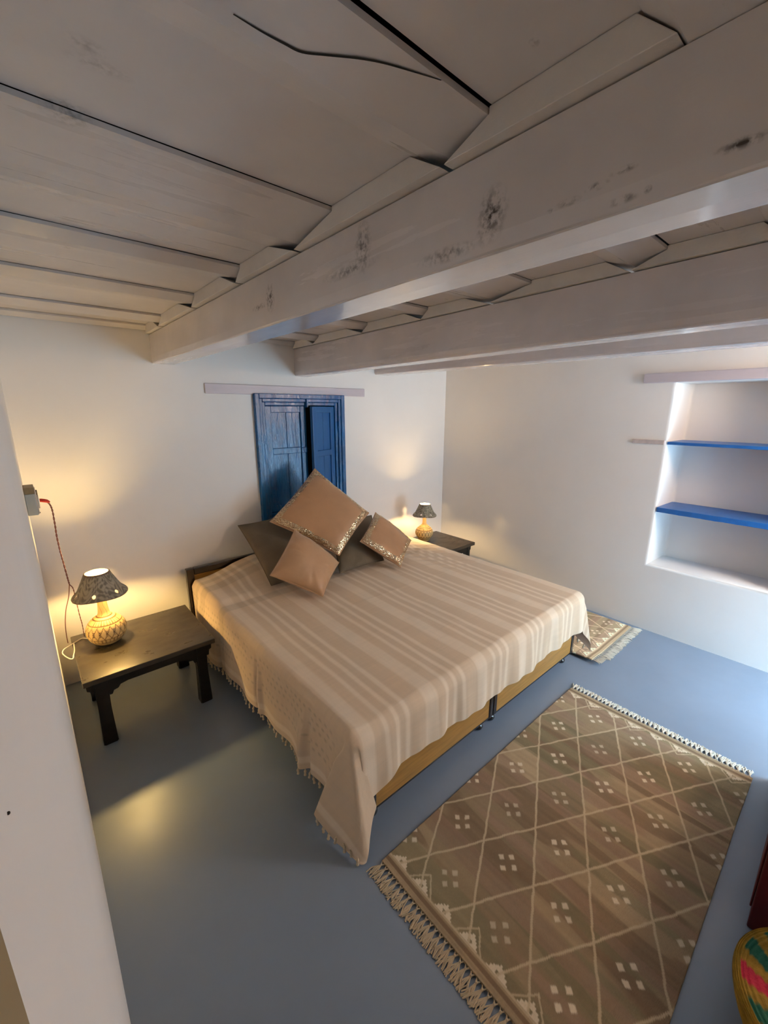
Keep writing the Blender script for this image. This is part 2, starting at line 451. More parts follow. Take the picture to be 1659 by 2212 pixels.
# ceiling: a dark void above, boards below it
bm = nbm(); box(bm, -.3, 4.2, YFRONT - .3, .3, ZT, ZT + .08)
ceil = obj('ceiling', bm, M['dark']); ceil['kind'] = 'structure'
lower = [(-3.9, -2.765, -2.715), (-2.485, -2.385, -2.305), (-2.02, -1.822, -1.68), (-1.45, -1.40, -1.273), (-.955, -.896, -.725), (-.40, -.32, -.20), (-.05, -.012, 0)]   # front edge, lowest line, back edge
ZL, ZU, ZF, ZM = 2.117, 2.167, 2.1565, 2.138     # beam top, upper boards, front lip of the lower boards
def rough_board(x0, x1, y0, y1, z0, z1, seed, amp=.0025, lip=0.0, ym=None):
    t = bmesh.new(); n = 36
    rows = []
    for i in range(n + 1):
        x = x0 + (x1 - x0) * i / n
        w = lambda k: amp * (mnoise.noise(Vector((x * 2.3, k, seed))) + .4 * mnoise.noise(Vector((x * 9, k + 5, seed))))
        row = [t.verts.new((x, y0 + w(1), z1)), t.verts.new((x, y0 + w(1), z0 + lip + w(2) * .6))]
        if ym is not None: row.append(t.verts.new((x, ym + w(6), z0 + w(4) * .5)))
        row += [t.verts.new((x, y1 + w(3), (z1 - .001 if ym is not None else z0) + w(4) * .2)), t.verts.new((x, y1 + w(3), z1 + .0005))]
        rows.append(row)
    for a, b_ in zip(rows[:-1], rows[1:]):
        q_ = len(a)
        for k in range(q_): t.faces.new((a[k], a[(k + 1) % q_], b_[(k + 1) % q_], b_[k]))
    t.faces.new(rows[0]); t.faces.new(rows[-1][::-1])
    bmesh.ops.recalc_face_normals(t, faces=t.faces)
    return t
for k, (a, m_, b_) in enumerate(lower):
    o = obj('ceiling_board', rough_board(0, XR, a, b_, ZM if k else ZL, ZL + .049, 3.1 * k, 0 if k in (0, 6) else .003, ZF - ZM if k else 0.0, m_), M['board'], ceil)
gaps = [.004, .009, .003, .006, .003, .005, .003]
for k in range(len(lower) - 1):
    y0 = lower[k][2] - .03; y1 = lower[k + 1][0] - gaps[k + 1] * .7
    t = rough_board(0, XR, y0, y1, ZU, ZU + .03, 40 + 2.7 * k, .0015)
    obj('ceiling_board', t, M['board'], ceil)
# wandering split along one lower board, its shade laid on as a near-black ribbon
cr = [(.30, -2.405), (.336, -2.405), (.367, -2.407), (.392, -2.41), (.423, -2.425), (.461, -2.444), (.496, -2.458), (.543, -2.472), (.585, -2.484)]
bm = nbm(); pts = catmull([(x, y, ZF - (y + 2.485) * .185 - .0012) for x, y in cr], 6)
for i in range(len(pts) - 1):
    w0 = .0009 + .0016 * math.sin(PI * i / len(pts)); w1 = .0009 + .0016 * math.sin(PI * (i + 1) / len(pts))
    p, q = pts[i], pts[i + 1]
    quad(bm, (p.x, p.y - w0, p.z), (p.x, p.y + w0, p.z), (q.x, q.y + w1, q.z), (q.x, q.y - w1, q.z))
obj('split', bm, M['dark'], ceil)

# beams
def beam(name, label, x0, x1, z0, z1, y0, y1, m, seed, skew=0.0, bev=.012):
    t = bmesh.new(); n = 44
    cs = [(x0 + .004, z1), (x0, z0 + .03), (x0 + .002, z0 + bev), (x0 + bev * .45, z0 + bev * .35), (x0 + bev, z0), ((x0 + x1) / 2, z0 - .001), (x1 - bev, z0), (x1, z0 + bev), (x1, z1)]
    rows = []
    for i in range(n + 1):
        y = y0 + (y1 - y0) * i / n
        row = []
        for k, (x, z) in enumerate(cs):
            a = (.0035 if k < 3 else .0012) if 0 < k < 8 else .001
            dx = a * mnoise.noise(Vector((y * 2.1, k * .9, seed))); dz = a * mnoise.noise(Vector((y * 2.6, k * .7 + 9, seed)))
            row.append(t.verts.new((x + dx + skew * (y + 1.9), y, z + (dz if 0 < k < 8 else 0))))
        rows.append(row)
    K = len(cs)
    for a, b_ in zip(rows[:-1], rows[1:]):
        for k in range(K): t.faces.new((a[k], a[(k + 1) % K], b_[(k + 1) % K], b_[k]))
    t.faces.new(rows[0]); t.faces.new(rows[-1][::-1])
    bmesh.ops.recalc_face_normals(t, faces=t.faces)
    c = (0, 0, 0)
    o = obj(name, t, m, origin=((x0 + x1) / 2, (y0 + y1) / 2, z0))
    tag(o, label, 'beam', 'painted ceiling beams')
    return o
ZB = ZL - .0015
beam1 = beam('ceiling_beam', 'thick painted ceiling beam nearest the camera, with dark knots and a white underside', .720, .853, 1.950, ZB, YFRONT, 0, M['beam1'], 1.0, bev=.006)
beam2 = beam('ceiling_beam', 'second painted beam, ending on the back wall just above the blue window', 1.655, 1.785, 1.921, ZB, YFRONT, 0, M['beam2'], 2.0, skew=.03)
beam3 = beam('ceiling_beam', 'far painted beam low against the top of the niche wall', 2.63, 2.80, 1.972, ZB, YFRONT, 0, M['beam2'], 5.0, skew=-.06)
# fillers between the lower boards, standing on the beams
for bx0, bx1, sk in ((.700, .852, 0), (1.645, 1.785, .03)):
    for k in range(len(lower) - 1):
        (f0, e0, t0), (f1, e1, t1) = lower[k], lower[k + 1]
        s = sk * ((t0 + f1) / 2 + 1.9)
        t = nbm(); prism(t, [(e0 + .005, ZL + .002), (t0 + .006, ZU - .001), (f1 - .002, ZU - .001), (f1 - .002, ZF - .001), (min(e1 - .004, -.001), ZL + .002)], 'x', bx0 + s, bx1 + s, .0012)
        obj('filler_block', t, M['board_edge'], ceil)

# lintel pieces set in the plaster
bm = nbm(); box(bm, 1.022, 2.392, -.012, .02, 1.778, 1.845, .004)
o = obj('trim_1', bm, M['lilac']); o['kind'] = 'structure'
bm = nbm(); box(bm, XR - .022, XR + .05, -3.6, -1.868, 1.853, 1.918, .005)
o = obj('trim_2', bm, M['lilac']); o['kind'] = 'structure'
bm = nbm(); box(bm, XR - .008, XR + .04, NY1 + .012, -1.845, 1.428, 1.459, .004)
o = obj('trim_3', bm, M['lilac_wood']); o['kind'] = 'structure'
bm = nbm(); box(bm, -.01, .005, -3.45, -2.900, 0, 2.11, .001)
o = obj('trim_4', bm, M['tan_wood']); o['kind'] = 'structure'

# shutter window in the back wall
win = bpy.data.objects.new('window_1', None); COL.objects.link(win); win.location = (1.757, 0, .785); win['_org'] = [1.757, 0, .785]; win['kind'] = 'structure'
wx0, wx1, wz0, wz1 = 1.359, 2.156, .785, 1.786
def frame_ring(bm, x0, x1, z0, z1, w, y0, y1, bev=.004):
    box(bm, x0, x0 + w, y0, y1, z0, z1, bev); box(bm, x1 - w, x1, y0, y1, z0, z1, bev)
    box(bm, x0 + w, x1 - w, y0, y1, z1 - w, z1, bev); box(bm, x0 + w, x1 - w, y0, y1, z0, z0 + w, bev)
bm = nbm()
frame_ring(bm, wx0, wx1, wz0, wz1, .034, -.034, .05)
frame_ring(bm, wx0 + .034, wx1 - .034, wz0 + .034, wz1 - .034, .026, -.024, .05)
frame_ring(bm, wx0 + .060, wx1 - .060, wz0 + .060, wz1 - .060, .026, -.010, .05)
obj('frame', bm, M['blue'], win)
bm = nbm(); box(bm, 1.785, 1.803, -.036, .0, wz1 - .10, wz1 - .035, .003)
obj('centre_stop', bm, M['blue'], win)
def shutter(x0, x1, z0, z1, m, hinge_x, ang, mid, yo=.006):
    t = bmesh.new()
    w = .050; y0, y1 = yo, yo + .028
    for a in ((x0, x0 + w, z0, z1), (x1 - w, x1, z0, z1)): box(t, a[0], a[1], y0, y1, a[2], a[3], .004)
    for za, zb in ((z1 - w, z1), (mid - .024, mid + .024), (z0, z0 + w)): box(t, x0 + w - .002, x1 - w + .002, y0 + .001, y1, za, zb, .004)
    p = bmesh.new()
    for za, zb in ((mid + .024, z1 - w), (z0 + w, mid - .024)):
        c = x0 + w + (x1 - x0 - 2 * w) * .52
        box(p, x0 + w - .003, c - .0012, y0 + .014, y0 + .022, za - .003, zb + .003, .0015)
        box(p, c + .0012, x1 - w + .003, y0 + .0135, y0 + .022, za - .003, zb + .003, .0015)
    if ang:
        rot = Matrix.Translation((hinge_x, 0, 0)) @ Matrix.Rotation(R(ang), 4, 'Z') @ Matrix.Translation((-hinge_x, 0, 0))
        bmesh.ops.transform(t, matrix=rot, verts=t.verts); bmesh.ops.transform(p, matrix=rot, verts=p.verts)
    s = obj('shutter', t, m, win)
    obj('panel', p, m, s)
    return s
s1 = shutter(1.447, 1.792, wz0 + .088, wz1 - .088, M['blue'], 1.447, -2.0, 1.353)
t = bmesh.new(); box(t, 1.735, 1.790, -.016, -.0045, 1.330, 1.375, .004)
obj('latch', t, M['blue'], s1, label='raised latch block')
s2 = shutter(1.786, 2.066, wz0 + .088, wz1 - .092, M['blue2'], 2.066, 19.0, 1.318, -.002)
bm = nbm(); box(bm, wx0 + .02, wx1 - .02, .075, .09, wz0 + .02, wz1 - .02)
obj('unlit_backing', bm, M['dark'], win)  # near-black sheet stands for the unlit space behind the shutters

# ------------------------------------------------------------------ niche shelves
def shelf(z0, z1, x0, x1, label, seed):
    t = bmesh.new(); n = 40; rows = []
    ya, yb = NY0 + .01, NY1 - .004
    for i in range(n + 1):
        y = ya + (yb - ya) * i / n
        w = .003 * mnoise.noise(Vector((y * 6, seed, 0))) + .0015 * mnoise.noise(Vector((y * 25, seed, 3)))
        rows.append([t.verts.new((x0 + .002, y, z1 + w * .4)), t.verts.new((x0, y, z1 - .003)), t.verts.new((x0, y, z0 + .002 + w)), t.verts.new((x0 + .003, y, z0 + w)), t.verts.new((x1, y, z0)), t.verts.new((x1, y, z1))])
    for a, b_ in zip(rows[:-1], rows[1:]):
        for k in range(6): t.faces.new((a[k], a[(k + 1) % 6], b_[(k + 1) % 6], b_[k]))
    t.faces.new(rows[0]); t.faces.new(rows[-1][::-1])
    bmesh.ops.recalc_face_normals(t, faces=t.faces)
    o = obj('niche_shelf', t, M['blueshelf'], origin=((x0 + x1) / 2, (ya + yb) / 2, z0))
    tag(o, label, 'shelf', 'blue shelves in the wall niche')
shelf(1.430, 1.450, XR + .006, XR + ND - .002, 'upper blue painted shelf, thin and above eye level, in the white wall niche', 1)
shelf(.938, .974, XR + .004, XR + ND - .002, 'lower blue painted shelf, thicker and showing its top, in the white wall niche', 7)

# ------------------------------------------------------------------ beds
def single_bed(x0, x1, label):
    yF, yH = -1.94, -.075
    b = thing('single_bed', label, 'bed', ((x0 + x1) / 2, -1.0, 0), 'twin beds pushed together')
    zb, zt = .068, .300
    t = nbm(); box(t, x0 + .028, x1 - .028, yF, yF + .02, zb + .006, zt, .002); obj('foot_panel', t, M['oak'], b)
    for xs in (x0 + .006, x1 - .026):
        t = nbm(); box(t, xs, xs + .02, yF + .025, yH, zb + .006, zt, .002); obj('side_panel', t, M['oak'], b)
    for xs in (x0, x1 - .032):
        t = nbm(); box(t, xs, xs + .032, yF - .006, yF + .026, zb, zt + .01, .006); obj('corner_post', t, M['mahog'], b)
    t = nbm(); box(t, x0 + .02, x1 - .02, yF + .001, yH, zb - .006, zb + .006, .002); obj('base_board', t, M['mahog'], b)
    for fx in (x0 + .04, x1 - .065):
        for fy in (yF + .045, yH - .08):
            t = nbm()
            lathe(t, [(.018, 0), (.027, .006), (.030, .016), (.027, .027), (.018, .033), (.020, .037), (.026, .044), (.024, .055), (.016, .0625)], fx, fy, 0, 24)
            obj('ball_foot', t, M['mahog'], b, smooth=True, angle=60)
    t = nbm(); box(t, x0 + .015, x1 - .015, yF + .01, yH - .002, zt + .001, .478, .02, 3); obj('mattress', t, M['mattress'], b)
    # headboard
    hx0, hx1 = x0 - .115 if x0 < 1 else x0, x1
    t = nbm()
    frame_ring(t, hx0, hx1, .30, .592, .050, -.070, -.028, .006)
    h = obj('headboard', t, M['mahog'], b)
    t = nbm(); box(t, hx0 + .045, hx1 - .045, -.058, -.036, .345, .548); obj('headboard_panel', t, M['oak'], h, label='yellow-brown inset panel')
    for xs in (hx0, hx1 - .05):
        t = nbm(); box(t, xs, xs + .05, -.068, -.030, 0, .305, .004); obj('headboard_leg', t, M['mahog'], h)
    return b
single_bed(.868, 1.716, 'brown wooden single bed on the left, beside the near lamp table')
single_bed(1.719, 2.640, 'brown wooden single bed on the right, nearer the blue-shelved niche wall')

# ------------------------------------------------------------------ bedspread
XL0, XR0, YF0, YH0, ZT0 = .802, 2.668, -1.916, -.088, .497
CR, CRF = .030, .058                                         # edge rounding
base_c = np.array([.70, .535, .375]); light_c = np.array([.80, .655, .50]); dark_c = np.array([.40, .265, .155]); thin_c = np.array([.68, .56, .42])
stripes = [(.30, .345, 't'), (.40, .44, 't'), (.815, .875, 'w')]
for k in range(6):
    q = .925 + .362 * k
    stripes += [(q, q + .022, 't'), (q + .058, q + .080, 't'), (q + .116, q + .140, 't'), (q + .232, q + .310, 'w')]
def cloth_color(S, T):
    """S: across (equals x on top), T: along (equals y on top)"""
    C = np.broadcast_to(base_c, S.shape + (3,)).copy()
    wob = .003 * np.sin(T * 3.1) + .002 * np.sin(T * 9.7 + 1)
    s = S + wob
    f = np.zeros(S.shape)
    for a, b_, k in stripes:
        e = .006
        f = np.maximum(f, sm(a - e, a + e, s) * (1 - sm(b_ - e, b_ + e, s)) * (1.0 if k == 't' else .85))
    C = C * (1 - f[..., None]) + np.where(f[..., None] > 0, light_c, light_c) * f[..., None]
    # darker bands between groups
    g = .5 + .5 * np.sin((s - .93) / .362 * 2 * PI)
    C *= (1 - .05 * g * (1 - f))[..., None]
    # plaid crossing near the head
    cross = np.zeros(S.shape)
    for a, b_ in ((-.36, -.27), (-.22, -.17), (-.68, -.60)):
        cross = np.maximum(cross, sm(a - .008, a + .008, T) * (1 - sm(b_ - .008, b_ + .008, T)))
    C = C * (1 - .16 * cross)[..., None]
    # woven dot motifs in the border that hangs on the left
    h = XL0 - S
    dots = np.zeros(S.shape)
    for r, ph in ((.085, 0), (.125, .5), (.165, 0), (.235, .5), (.275, 0)):
        tt = ((T / .040 + ph) % 1) - .5
        d = np.sqrt((tt * .040 / .011) ** 2 + ((h - r) / .010) ** 2)
        nn = vnoise(np.floor(T / .04 + ph) + 50, np.full(S.shape, r * 100), 4)
        dots = np.maximum(dots, (1 - sm(.7, 1.15, d)) * sm(.15, .45, nn))
    dots = dots * sm(-1.90, -1.78, T)
    C = C * (1 - .22 * dots)[..., None]
    C *= (1 + .05 * (vnoise(S * 160, T * 9, 1) - .5) + .05 * (vnoise(S * 9, T * 160, 2) - .5))[..., None]
    return C
HR, HF = .36, .300
def hem_left(T):                                   # hanging length on the left, longer towards the head
    return .392 + .03 * sm(-.9, -.5, T) - .025 * sm(-1.2, -1.7, T) + .085 * sm(-1.76, -1.92, T) - .010 * np.sin(T * 5)
ds = .0065
S1 = np.arange(XL0 - .44, XR0 + HR + 1e-6, ds); T1 = np.arange(YF0 - .30, YH0 + 1e-6, ds)
S, T = np.meshgrid(S1, T1, indexing='ij')
# remap the overhang so that the hem follows hem_left
a = np.clip((XL0 - S) / .44, 0, None); aL = a * (hem_left(np.clip(T, YF0, 9)) + .0)
aR = np.clip(S - XR0, 0, None)
bF = np.clip((YF0 - T) / .30, 0, None) * (HF + .05 * sm(1.0, .86, S) + .008 * np.sin(S * 4.3) + .003 * np.sin(S * 13))
def edge(d, c):
    """arc length past an edge -> (outward, drop) round a fillet of radius c"""
    L = c * PI / 2
    th = np.clip(d / c, 0, PI / 2)
    return c * np.sin(th) * (d <= L) + c * (d > L), c * (1 - np.cos(th)) * (d <= L) + (c + d - L) * (d > L)
aS = np.maximum(aL, aR)
X = np.clip(S, XL0, XR0); Y = np.clip(T, YF0, 9); Z = np.full(S.shape, ZT0)
# sides and foot away from the corners
oL, dL = edge(aL, CR); oR, dR = edge(aR, CR); oF, dF = edge(bF, CRF)
side = (bF <= 0); foot = (aS <= 0)
rip = .010 * np.sin(T * 11 + 1.2 * np.sin(T * 3)) + .007 * np.sin(T * 23 + .7)
pleat = -.026 * np.exp(-((T + 1.125 + .05 * aL) / .016) ** 2) + .018 * np.exp(-((T + 1.16) / .025) ** 2) - .020 * np.exp(-((T + 1.66 - .03 * aL) / .018) ** 2) + .016 * np.exp(-((T + 1.62) / .03) ** 2) - .012 * np.exp(-((T + .60) / .015) ** 2)
envL = sm(.02, .30, aL)
tableward = .02 * sm(-.85, -.6, T) * (1 - sm(-.3, -.1, T))
X = np.where(aL > 0, X - oL - envL * (.014 + rip + tableward) - pleat * envL * 1.3, X)
X = np.where(aR > 0, X + oR * .9 + sm(.02, .3, aR) * (.012 + .008 * np.sin(T * 13)), X)
Y = np.where(bF > 0, Y - oF * .9, Y)
ripF = .007 * np.sin(S * 17 + 1.4 * np.sin(S * 5)) + .005 * np.sin(S * 41)
Y = np.where((bF > 0), Y - sm(.02, .28, bF) * (.004 + np.maximum(ripF, -.006) * 1.2), Y)
Z = Z - dL - dR - dF
# corners: one fan-shaped ear per corner
def ear(mask, a_, b_, cx, cy, sx, plan):
    r = np.sqrt(a_ ** 2 + b_ ** 2) + 1e-9
    phi = np.degrees(np.arctan2(b_, a_))
    ks = np.array([p[0] for p in plan]); px = np.array([p[1] for p in plan]); py = np.array([p[2] for p in plan])
    # smooth interpolation
    def interp(v):
        i = np.clip(np.searchsorted(ks, phi, 'right') - 1, 0, len(ks) - 2)
        t = (phi - ks[i]) / (ks[i + 1] - ks[i])
        p0 = v[np.maximum(i - 1, 0)]; p1 = v[i]; p2 = v[i + 1]; p3 = v[np.minimum(i + 2, len(ks) - 1)]
        return .5 * (2 * p1 + (p2 - p0) * t + (2 * p0 - 5 * p1 + 4 * p2 - p3) * t * t + (3 * p1 - p0 - 3 * p2 + p3) * t ** 3)
    ux, uy = interp(px), interp(py)
    cc = CR + (CRF - CR) * np.clip(phi / 90, 0, 1)
    ro, rd = edge(r, cc)
    w = sm(.01, .16, r)
    nx = cx - sx * (ro * np.cos(np.radians(phi)) + ux * r * w)
    ny = cy - (ro * np.sin(np.radians(phi)) * .9 + uy * r * w)
    nz = ZT0 - rd * np.sqrt(np.clip(1 - ux ** 2 * w - uy ** 2 * w, .3, 1))
    return nx, ny, nz
planL = [(0, .06, -.10), (8, .12, -.22), (15, .17, -.27), (23, .13, -.13), (31, .08, .02), (39, .05, .17), (47, .0, .20), (55, -.06, .16), (63, -.13, .11), (72, -.20, .07), (81, -.12, .035), (90, .0, .016)]
mk = (aL > 0) & (bF > 0)
nx, ny, nz = ear(mk, aL, bF * 1.03, XL0, YF0, 1, planL)
X = np.where(mk, nx, X); Y = np.where(mk, ny, Y); Z = np.where(mk, nz, Z)
planR = [(0, .03, .0), (20, .06, .02), (45, .13, .16), (65, .02, .06), (90, .0, .016)]
mk = (aR > 0) & (bF > 0)
nx, ny, nz = ear(mk, aR, bF, XR0, YF0, -1, planR)
X = np.where(mk, nx, X); Y = np.where(mk, ny, Y); Z = np.where(mk, nz, Z)
Z = np.maximum(Z, .012)
# the top: pillows under the cloth at the head, creases, folds
top = (1 - sm(0, .03, aL)) * (1 - sm(0, .03, aR)) * (1 - sm(0, .03, bF))
hump = .085 * sm(.82, 1.25, S) * (1 - sm(1.5, 2.1, S)) * sm(-.50, -.30, T) + .016 * sm(-.60, -.52, T) * (1 - sm(2.3, 2.6, S))
crz = .0035 * np.exp(-np.abs((T + 1.117 + .01 * np.sin(S * 3)) / .012)) + .002 * np.exp(-np.abs((S - 1.73 + .01 * np.sin(T * 4)) / .01))
wr = .006 * (vnoise(S * 5, T * 4, 9) - .5) + .004 * (vnoise(S * 14, T * 10, 8) - .5)
pk = .006 * np.exp(-((S - 2.45) / .18) ** 2 - ((T + .75) / .35) ** 2) * np.sin((S * .8 + T) * 60)
Z = Z + (hump + crz + wr + pk + .004) * top
cols = cloth_color(S - np.where(aL > 0, 0, 0), T)
spread = grid_mesh('bedspread', np.stack([X, Y, Z], -1), M['cloth'], cols, origin=(1.73, -1.0, ZT0))
tag(spread, 'cream and tan striped cotton bedspread draped over both beds, tasselled hem', 'bedspread')

# tassels along the left hem and the ear, a few on the right
def tassel_bm(L=.034):
    t = bmesh.new()
    lathe(t, [(.0022, 0), (.0025, -.008), (.0058, -.012), (.0066, -.017), (.0040, -.0215), (.0055, -.030), (.0066, -L), (.002, -L - .001)], 0, 0, 0, 8)
    bmesh.ops.recalc_face_normals(t, faces=t.faces)
    return t
tm = None
def put_tassel(p, tilt=(0, 0)):
    global tm
    if tm is None:
        o = obj('tassel', tassel_bm(), M['tassel'], spread, smooth=True, origin=(0, 0, 0)); tm = o.data
    else:
        o = bpy.data.objects.new('tassel', tm); link(o, spread)
    o.location = Vector(p) - Vector((1.73, -1.0, ZT0))
    o.rotation_euler = (tilt[0], tilt[1], random.random() * 3)
hemT = [i for i in range(len(T1))]
acc = 0; last = None; npt = 0
for i in range(len(T1) - 1, -1, -1):
    p = Vector((X[0, i], Y[0, i], Z[0, i]))
    if last is not None: acc += (p - last).length
    last = p
    if acc > .034 and T1[i] < -.25:
        acc = 0
        put_tassel((p.x - .001, p.y, max(p.z + .003, .042)), (random.uniform(-.2, .2), random.uniform(-.2, .2)))
acc = 0; last = None
for i in range(len(T1)):
    p = Vector((X[-1, i], Y[-1, i], Z[-1, i]))
    if last is not None: acc += (p - last).length
    last = p
    if acc > .06 and T1[i] < -1.2:
        acc = 0
        put_tassel((p.x + .001, p.y, max(p.z + .003, .042)), (random.uniform(-.2, .2), random.uniform(-.2, .2)))

# ------------------------------------------------------------------ cushions
def cushion(name, label, corners, thick, m, seed, sequins=False, belly=.5, group='scatter cushions on the bed'):
    """corners: top, right, bottom, left going round as seen from the front"""
    P = [Vector(c) for c in corners]
    c = sum(P, Vector()) / 4
    n = ((P[3] - P[1]).cross(P[0] - P[2])).normalized()
    if n.y > 0: n = -n
    if n.y > -.2 and n.z < 0: n = -n
    NN = 56
    u = np.linspace(0, 1, NN + 1); U, V = np.meshgrid(u, u, indexing='ij')
    p = [np.array(q) for q in P]
    pos = (p[0] * ((1 - U) * (1 - V))[..., None] + p[1] * (U * (1 - V))[..., None] + p[2] * (U * V)[..., None] + p[3] * ((1 - U) * V)[..., None])
    cu, cv = 2 * U - 1, 2 * V - 1
    # pull the sides in a little between the pointed corners
    pull = .045
    cen = np.array(c)
    inw = pull * (np.clip(np.abs(cu), 0, 1) ** 6 * (1 - cv ** 2) + np.clip(np.abs(cv), 0, 1) ** 6 * (1 - cu ** 2))
    pos = pos + (cen - pos) * inw[..., None]
    prof = np.clip((1 - np.abs(cu) ** 2.6) * (1 - np.abs(cv) ** 2.6), 0, 1) ** .55
    ang = np.arctan2(cv, cu); rad_ = np.maximum(np.abs(cu), np.abs(cv))
    wrk = .016 * (vnoise(U * 3.2 + seed, V * 3.2, seed) - .5) + .010 * (vnoise(U * 8 + seed * 3, V * 8, seed + 1) - .5) * rad_ ** 2 + .009 * (vnoise(ang * 5.5 + 40, rad_ * 1.6 + seed, seed + 2) - .5) * rad_ ** 2
    nn = np.array(n)
    front = pos + nn * (thick / 2 * prof + wrk * np.clip(prof * 3, 0, 1))[..., None]
    back = pos - nn * (thick / 2 * prof)[..., None]
    t = bmesh.new()
    fv = [[t.verts.new(front[i, j]) for j in range(NN + 1)] for i in range(NN + 1)]
    bv = [[fv[i][j] if (i in (0, NN) or j in (0, NN)) else t.verts.new(back[i, j]) for j in range(NN + 1)] for i in range(NN + 1)]
    for i in range(NN):
        for j in range(NN):
            t.faces.new((fv[i][j], fv[i + 1][j], fv[i + 1][j + 1], fv[i][j + 1]))
            try: t.faces.new((bv[i][j], bv[i][j + 1], bv[i + 1][j + 1], bv[i + 1][j]))
            except ValueError: pass
    bmesh.ops.recalc_face_normals(t, faces=t.faces)
    zmin = min(v.co.z for v in t.verts)
    o = obj(name, t, m, smooth=True, angle=80, origin=(c.x, c.y, zmin))
    tag(o, label, 'cushion', group)
    # seam piping
    ring = [front[i, 0] for i in range(NN)] + [front[NN, j] for j in range(NN)] + [front[i, NN] for i in range(NN, 0, -1)] + [front[0, j] for j in range(NN, -1, -1)]
    t = bmesh.new(); tube(t, [Vector(q) for q in ring], .0028, 6, caps=False)
    obj('piping', t, m, o, smooth=True)
    if sequins:
        t = bmesh.new()
        rs = random.Random(seed)
        w = sequins
        size = (P[1] - P[0]).length
        step = .0066
        k = int(size / step)
        fgrid = front
        for a_ in range(k):
            for b_ in range(k):
                uu = (a_ + .5 + (.5 if b_ % 2 else 0)) / k; v2 = (b_ + .5) / k
                if uu > .985: continue
                dd = min(uu, 1 - uu, v2, 1 - v2) * size
                if dd > w or dd < .004 or rs.random() < .10: continue
                fi, fj = uu * NN, v2 * NN
                i, j = min(int(fi), NN - 1), min(int(fj), NN - 1); tx, ty = fi - i, fj - j
                q = fgrid[i, j] * (1 - tx) * (1 - ty) + fgrid[i + 1, j] * tx * (1 - ty) + fgrid[i, j + 1] * (1 - tx) * ty + fgrid[i + 1, j + 1] * tx * ty
                du = Vector(fgrid[i + 1, j] - fgrid[i, j]); dv = Vector(fgrid[i, j + 1] - fgrid[i, j])
                nv = du.cross(dv).normalized()
                if nv.dot(n) < 0: nv = -nv
                nv = (nv + Vector((rs.gauss(0, .22), rs.gauss(0, .22), rs.gauss(0, .22)))).normalized()
                e1 = nv.orthogonal().normalized(); e2 = nv.cross(e1)
                cpt = Vector(q) + nv * .0022
                ctr = t.verts.new(cpt + nv * -.0004)
                rg = [t.verts.new(cpt + (e1 * math.cos(x * PI / 3) + e2 * math.sin(x * PI / 3)) * .0034) for x in range(6)]
                for x in range(6): t.faces.new((ctr, rg[x], rg[(x + 1) % 6]))
        so = obj('sequin_border', t, M['sequin'], o, label='gold sequin border', kind='stuff')
    return o
cushion('cushion', 'olive brown plain pillow leaning left of the pile, against the dark headboard', [(1.136, -.085, .845), (1.60, -.10, .87), (1.60, -.66, .545), (1.136, -.575, .535)], .13, M['olive'], 5)
cushion('cushion', 'olive brown plain pillow at the right of the pile, half under the largest cushion', [(1.78, -.29, .80), (2.215, -.31, .785), (2.005, -.715, .540), (1.602, -.70, .535)], .12, M['olive'], 9)
cushion('cushion', 'largest bronze satin cushion standing on its corner at the top of the pile, sequin border', [(1.719, -.228, 1.227), (1.988, -.558, .89), (1.596, -.708, .674), (1.26, -.354, .908)], .15, M['satin'], 3, sequins=.048)
cushion('cushion', 'small plain bronze satin cushion at the front of the pile, without sequins', [(1.345, -.552, .882), (1.571, -.738, .637), (1.319, -.915, .522), (1.060, -.731, .679)], .165, M['satin2'], 13)
cushion('cushion', 'small bronze satin cushion with sequin border, at the right end of the pile', [(2.098, -.505, .866), (2.308, -.705, .636), (2.023, -.885, .526), (1.801, -.684, .727)], .105, M['satin'], 21, sequins=.046)

